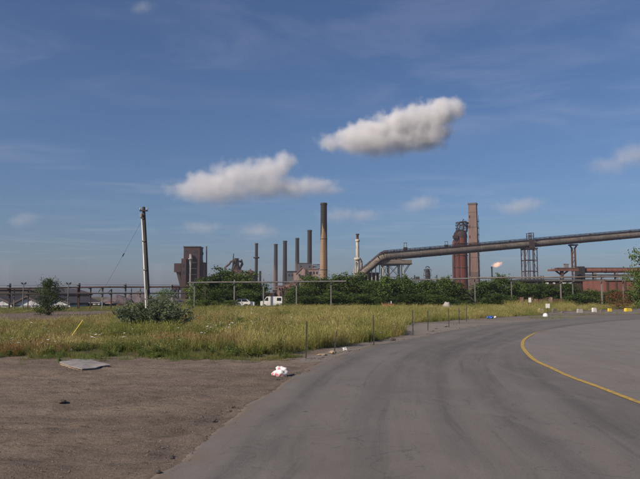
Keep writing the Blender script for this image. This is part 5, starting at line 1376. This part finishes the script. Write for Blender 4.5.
# yellow rod leaning out of the grass
a, b_ = W(64.5, 344.5, 24.6), W(82.5, 320.8, 25.2)
t = thing('marker_rod', 'bright yellow rod leaning out of the low grass', 'marker rod', (a.x, a.y, 0))
MB().cyl((0, 0, -0.05), b_ - Vector((a.x, a.y, 0)), 0.022, 0.020, 10).build('rod', 'yellow_paint', t)
d = (b_ - Vector((a.x, a.y, 0))); MB().cyl(d * 0.99, d * 1.02, 0.026, 0.022, 10).build('end_cap', 'yellow_paint', t)

# grey board lying on the dirt
def board():
    cs = [G(*p) for p in ((59.5, 363.6), (74, 361.5), (90, 360.4), (97, 363.0), (111.5, 367.2), (101, 367.9), (95, 369.3), (82, 371.4), (76, 369.6), (67, 366.2))]
    c = sum(cs, Vector()) / len(cs); mb = MB(); nn = len(cs)
    t = thing('flat_board', 'flat grey broken board lying on the bare dirt', 'board', (c.x, c.y, 0.0))
    for lay, (zo, sh, m, nm) in enumerate(((0.012, 1.0, 'sheet_board', 'top_sheet'), (-0.02, 1.02, 'cardboard', 'bottom_sheet'))):
        mb = MB(); lo, hi = [], []
        for i, p in enumerate(cs):
            q_ = (p - c) * sh; w = 0.018 * math.sin(i * 1.9) + 0.02
            lo.append((q_.x, q_.y, zo + w * (1 - lay))); hi.append((q_.x, q_.y, zo + 0.024 + w * (1 - lay)))
        mb.add(lo + hi + [(0, 0, zo + 0.05)], [tuple(range(nn))[::-1]] + [(i, (i + 1) % nn, nn + (i + 1) % nn, nn + i) for i in range(nn)] + [(nn + i, nn + (i + 1) % nn, 2 * nn) for i in range(nn)])
        mb.build(nm, m, t)
board()
# crumpled bag and litter
def crumple(name, label, cat, px, py, w, h, m, seed, amp=0.45, group=None, dz=0.0, wy=None):
    g = G(px, py); mb = MB(); vs, fs = [], []; n_, k_ = 40, 24; wy = wy or w
    for i in range(k_ + 1):
        for k in range(n_):
            ph = math.pi * i / k_; th = 2 * math.pi * k / n_
            d = Vector((math.sin(ph) * math.cos(th), math.sin(ph) * math.sin(th), math.cos(ph)))
            rr = max(0.25, 1 + amp * 0.75 * 1.3 * mnoise.noise(d * 1.3 + Vector((seed, 0, 0))) + amp * 0.5 * (abs(mnoise.noise(d * 2.6 + Vector((0, seed, 0)))) - 0.2) + amp * 0.10 * mnoise.noise(d * 7 + Vector((0, 0, seed))))
            vs.append((d.x * rr * w / 2, d.y * rr * wy / 2, max(-0.01, h * 0.45 + d.z * rr * h * 0.55)))
    for i in range(k_):
        for k in range(n_): fs.append((i * n_ + k, (i + 1) * n_ + k, (i + 1) * n_ + (k + 1) % n_, i * n_ + (k + 1) % n_))
    mb.add(vs, fs, True)
    o = mb.build(name, m, None, (g.x, g.y, max(zground(g.x, g.y), -0.005) + dz)); return tag(o, label, cat, group)
crumple('plastic_bag', 'crumpled white and red plastic bag on the dirt beside the road', 'bag', 280.3, 375.5, 0.30, 0.20, 'bag_film', 8, amp=0.75, wy=0.22)
crumple('litter', 'small white paper scrap at the foot of the tall grass', 'litter', 345, 350.5, 0.14, 0.10, 'white_paint', 3, amp=1.0, wy=0.09)
crumple('litter', 'brown cardboard scrap at the foot of the tall grass', 'litter', 332.5, 353.5, 0.22, 0.10, 'cardboard', 4)
crumple('litter', 'flat tan cardboard piece on the verge near the brown scrap', 'litter', 322, 355, 0.3, 0.05, 'cardboard', 5)
crumple('litter', 'pale yellow scrap at the grass edge near the grey board', 'litter', 46, 356.5, 0.15, 0.05, 'off_white', 6)
crumple('litter', 'white scrap in the grass near the yellow rod', 'litter', 71, 352.6, 0.1, 0.07, 'white_paint', 7)
crumple('litter', 'dark bark piece lying on the open dirt', 'litter', 62, 402, 0.14, 0.04, 'dark_earth', 8)
crumple('litter', 'dark clod on the verge at the tip of the tall grass', 'litter', 393, 340.5, 0.22, 0.10, 'dark_earth', 9)
crumple('tarp_bundle', 'bright blue tarp bundle lying on the gravel verge', 'tarp', 490.5, 318.6, 0.46, 0.24, 'blue_tarp', 10, amp=0.9, wy=0.3)
crumple('litter', 'white scrap beside the blue tarp bundle', 'litter', 495, 318.2, 0.24, 0.16, 'off_white', 11, amp=0.9)
for i, (px, py) in enumerate(((445, 327.5), (437, 329), (455, 324.5), (431, 331.5))): crumple('dark_lump', 'dark flat clod on the gravel ' + ('just before the third verge post', 'midway between the second and third verge posts', 'between the third and fourth verge posts', 'at the foot of the second verge post')[i], 'lump', px, py, 0.30, 0.05, 'dark_stone', 20 + i, amp=0.9, wy=0.16, group='dark lumps on the gravel verge')  # flat dark lumps set beside the verge posts

crumple('boulder', 'pale grey boulder at the back of the tall grass', 'boulder', 447, 309.2, 1.1, 1.0, 'concrete_block', 12, amp=0.3, wy=0.9)
# blocks and sign on the far verge
def block(px, py, wpx, hpx, m, label, dpx=None, rz=0.2, name='concrete_block', m2=None):
    g = G(px, py); k = g.y / F; w, h = wpx * k, hpx * k; dd = (dpx or wpx * 0.6) * k
    t = thing(name, label, 'block', (g.x, g.y, 0), 'blocks along the far verge', rz)
    b_ = 0.12
    mb = MB(); mb.prism([(-w / 2, -0.05), (w / 2, -0.05), (w / 2, h * 0.72), (w / 2 - w * b_, h), (-w / 2 + w * b_, h), (-w / 2, h * 0.72)], -dd / 2, dd / 2); mb.build('body', m, t)
    MB().box(-w * 0.16, w * 0.16, -dd * 0.1, dd * 0.1, h + 0.001, h + 0.05).build('lifting_eye', 'steel_grey', t)
block(541, 313.5, 4.6, 5.0, 'yellow_faded' if 'yellow_faded' in M else 'cardboard', 'faded tan yellow block left of the white sign')
block(554.5, 312.6, 4.6, 3.6, 'dark_stone', 'dark stained block just right of the white sign')
block(563.5, 313.4, 4.4, 2.4, 'dark_stone', 'low dark block between the sign and the tan block')
block(579.8, 312.6, 5.0, 3.6, 'concrete_block', 'tan and grey block between the dark ones and the white one')
block(594.3, 312, 4.0, 4.2, 'off_white', 'whitish block left of the reddish bush')
block(609.8, 311.4, 3.4, 3.0, 'yellow_paint', 'smaller bright yellow block in front of the reddish bush')
block(628, 311.4, 6.2, 3.2, 'yellow_paint', 'longer bright yellow block right of the reddish bush')
block(602, 311.8, 3.2, 2.2, 'dark_stone', 'small dark block between the white and the yellow blocks')
g = G(547.8, 315); t = thing('sign', 'square white sign board on a post at the far verge', 'sign', (g.x, g.y, 0)); k = g.y / F
MB().cyl((0, 0, -0.2), (0, 0, 7.2 * k), 0.04, n=8).build('post', 'wood_dark', t)
MB().box(-2.1 * k, 2.1 * k, -0.07, -0.045, 7.0 * k, 11.2 * k).build('panel', 'white_paint', t)
for zz in (7.8, 10.4): MB().cyl((0, -0.078, zz * k), (0, -0.0705, zz * k), 0.02, n=8).build('bolt', 'steel_grey', t)
g = G(545.6, 316.4); t = thing('dome_marker', 'white rounded dome marker at the foot of the white sign', 'marker', (g.x, g.y, 0)); k = g.y / F
MB().lathe([(2.5 * k, 0), (2.5 * k, 1.1 * k), (2.2 * k, 2.2 * k), (1.5 * k, 3.0 * k), (0.5 * k, 3.35 * k)], 18).build('dome', 'white_paint', t)
MB().lathe([(2.8 * k, 0), (2.8 * k, 0.25 * k), (2.55 * k, 0.26 * k)], 18).build('foot', 'off_white', t)
g = G(530, 309); t = thing('sign', 'white upright notice board in front of the rust red fence', 'sign', (g.x, g.y, 0)); k = g.y / F
for sx in (-1, 1): MB().box(sx * 1.1 * k - 0.03, sx * 1.1 * k + 0.03, 0.0, 0.06, -0.2, 11 * k).build('post', 'wood_dark', t)
MB().box(-1.35 * k, 1.35 * k, -0.03, -0.002, 6.6 * k, 11.2 * k).build('panel', 'white_paint', t)
g = G(583, 306.6); t = thing('marker_post', 'blue topped rust brown post in front of the trees', 'post', (g.x, g.y, 0)); k = g.y / F
MB().cyl((0, 0, -0.2), (0, 0, 12 * k), 0.09, n=8).build('shaft', 'rust_brown', t)
MB().cyl((0, 0, 12 * k), (0, 0, 14.5 * k), 0.1, n=8).build('band', 'blue_tarp', t)

# ------------------------------------------------------------------ clouds: real volumes far beyond the works
def cloud_mat(name, blobs, dens, nscale, amp, soft):
    zlo = min(c[2] - r_[2] for c, r_ in blobs); zhi = max(c[2] + r_[2] for c, r_ in blobs)
    m = bpy.data.materials.new(name); m.use_nodes = True; n, l = m.node_tree.nodes, m.node_tree.links; n.clear()
    t = n.new('ShaderNodeTexCoord').outputs['Object']
    prev = None
    for (c, r_) in blobs:
        mp = n.new('ShaderNodeMapping'); mp.inputs['Location'].default_value = (-c[0] / r_[0], -c[1] / r_[1], -c[2] / r_[2]); mp.inputs['Scale'].default_value = (1 / r_[0], 1 / r_[1], 1 / r_[2])
        l.new(t, mp.inputs[0])
        ln = n.new('ShaderNodeVectorMath'); ln.operation = 'LENGTH'; l.new(mp.outputs[0], ln.inputs[0])
        if prev is None: prev = ln.outputs['Value']
        else:
            mi = n.new('ShaderNodeMath'); mi.operation = 'SMOOTH_MIN'; mi.inputs[2].default_value = 0.35; l.new(prev, mi.inputs[0]); l.new(ln.outputs['Value'], mi.inputs[1]); prev = mi.outputs[0]
    tx = n.new('ShaderNodeTexNoise'); tx.inputs['Scale'].default_value = nscale; tx.inputs['Detail'].default_value = 8; tx.inputs['Roughness'].default_value = 0.60; l.new(t, tx.inputs['Vector'])
    tb = n.new('ShaderNodeTexNoise'); tb.inputs['Scale'].default_value = nscale * 0.34; tb.inputs['Detail'].default_value = 2; l.new(t, tb.inputs['Vector'])
    mx = n.new('ShaderNodeMath'); mx.operation = 'ADD'; l.new(tx.outputs[0], mx.inputs[0]); l.new(tb.outputs[0], mx.inputs[1])
    hf = n.new('ShaderNodeMath'); hf.operation = 'MULTIPLY'; l.new(mx.outputs[0], hf.inputs[0]); hf.inputs[1].default_value = 0.5
    a = n.new('ShaderNodeMath'); a.operation = 'MULTIPLY_ADD'; l.new(hf.outputs[0], a.inputs[0]); a.inputs[1].default_value = amp
    b_ = n.new('ShaderNodeMath'); b_.operation = 'SUBTRACT'; b_.inputs[0].default_value = 0.92 - amp * 0.5; l.new(prev, b_.inputs[1]); l.new(b_.outputs[0], a.inputs[2])
    r = n.new('ShaderNodeMapRange'); r.interpolation_type = 'SMOOTHSTEP'; r.inputs['From Min'].default_value = 0.0; r.inputs['From Max'].default_value = soft; r.inputs['To Max'].default_value = dens
    l.new(a.outputs[0], r.inputs[0])
    v = n.new('ShaderNodeVolumePrincipled'); v.inputs['Color'].default_value = (0.993, 0.985, 0.982, 1); v.inputs['Anisotropy'].default_value = 0.0
    # cumulus: thin and ragged below, dense towards the crown of every puff
    sz = n.new('ShaderNodeSeparateXYZ'); l.new(t, sz.inputs[0])
    gz = n.new('ShaderNodeMapRange'); gz.inputs['From Min'].default_value = zlo; gz.inputs['From Max'].default_value = zlo + (zhi - zlo) * 0.45; gz.inputs['To Min'].default_value = 0.25; gz.inputs['To Max'].default_value = 1.35; l.new(sz.outputs['Z'], gz.inputs[0])
    dm = n.new('ShaderNodeMath'); dm.operation = 'MULTIPLY'; l.new(r.outputs[0], dm.inputs[0]); l.new(gz.outputs[0], dm.inputs[1])
    l.new(dm.outputs[0], v.inputs['Density']); l.new(v.outputs[0], n.new('ShaderNodeOutputMaterial').inputs['Volume'])
    return m
def cloud(label, px, py, blobs, dens, amp=0.9, soft=0.5, nscale=0.014, Yd=4000.0):
    o0 = W(px, py, Yd); bl = []; k = Yd / F
    for (bx_, by_, rx, ry) in blobs:
        rx *= 1.12; ry *= 1.14
        c = W(bx_, by_, Yd) - o0; bl.append(((c.x, 0, c.z), (rx * k, (rx + ry) / 2 * k * 0.9, ry * k)))
    pad = 1.45
    x0 = min(c[0] - r_[0] * pad for c, r_ in bl); x1 = max(c[0] + r_[0] * pad for c, r_ in bl)
    z0 = min(c[2] - r_[2] * pad for c, r_ in bl); z1 = max(c[2] + r_[2] * pad for c, r_ in bl); yy = max(r_[1] for c, r_ in bl) * pad
    mt = cloud_mat('cloud_' + str(int(px)), bl, dens, nscale, amp, soft)
    o = MB().box(x0, x1, -yy, yy, z0, z1).build('cloud', mt, None, o0)
    tag(o, label, 'cloud', None, 'stuff')
cloud('bright heaped cumulus cloud rising to one side high above the works', 390, 128, [(332, 145, 20, 10), (352, 138, 24, 15), (374, 132, 26, 19), (398, 128, 28, 21), (420, 121, 26, 19), (440, 112, 22, 17), (452, 107, 14, 11), (418, 136, 36, 17), (368, 143, 46, 14), (400, 143, 46, 11)], 0.017, amp=2.6, soft=0.6)
cloud('large pale cumulus cloud above the dark chimneys', 230, 180, [(184, 192, 22, 13), (203, 183, 24, 17), (225, 179, 28, 20), (248, 177, 28, 19), (268, 170, 24, 17), (284, 161, 14, 12), (222, 191, 56, 15), (255, 186, 40, 16)], 0.0095, amp=2.8, soft=0.8)
cloud('smaller soft cloud below the large cumulus', 302, 188, [(295, 188, 30, 13), (315, 188, 24, 11), (330, 191, 14, 7)], 0.0075, amp=2.5, soft=0.8)
cloud('faint cloud puff above the sloping gallery', 420, 204, [(420, 204, 24, 11)], 0.0036, amp=2.6, soft=0.9)
cloud('faint cloud puff beside the square brick chimney', 519, 207, [(519, 207, 30, 11)], 0.0036, amp=2.6, soft=0.9)
cloud('faint cloud behind the tall soot topped chimney', 345, 218, [(336, 214, 24, 10), (362, 217, 20, 9)], 0.0036, amp=2.6, soft=0.9)
cloud('pale cloud at the end of the gallery side', 622, 160, [(608, 166, 24, 12), (632, 156, 30, 17)], 0.0034, amp=2.8, soft=1.0)
cloud('tiny wisp of cloud high above the utility pole', 143, 8, [(143, 8, 16, 7)], 0.0028, amp=2.8, soft=1.0)
cloud('faint low cloud above the low pipe line', 24, 220, [(24, 220, 22, 10)], 0.0022, amp=2.8, soft=1.0)
cloud('long faint low cloud band above the ore tower', 215, 228, [(200, 226, 24, 9), (255, 232, 28, 9)], 0.0028, amp=2.8, soft=1.0)

# ------------------------------------------------------------------ air
HAZE = 0.00017
m = bpy.data.materials.new('haze'); m.use_nodes = True; n, l = m.node_tree.nodes, m.node_tree.links; n.clear()
v = n.new('ShaderNodeVolumePrincipled'); v.inputs['Color'].default_value = (0.86, 0.85, 1.0, 1); v.inputs['Density'].default_value = HAZE; v.inputs['Anisotropy'].default_value = 0.2
l.new(v.outputs[0], n.new('ShaderNodeOutputMaterial').inputs['Volume'])
hz = MB().box(-1700, 1700, -120, 1850, -1.1, 78).build('haze', m); hz['kind'] = 'stuff'
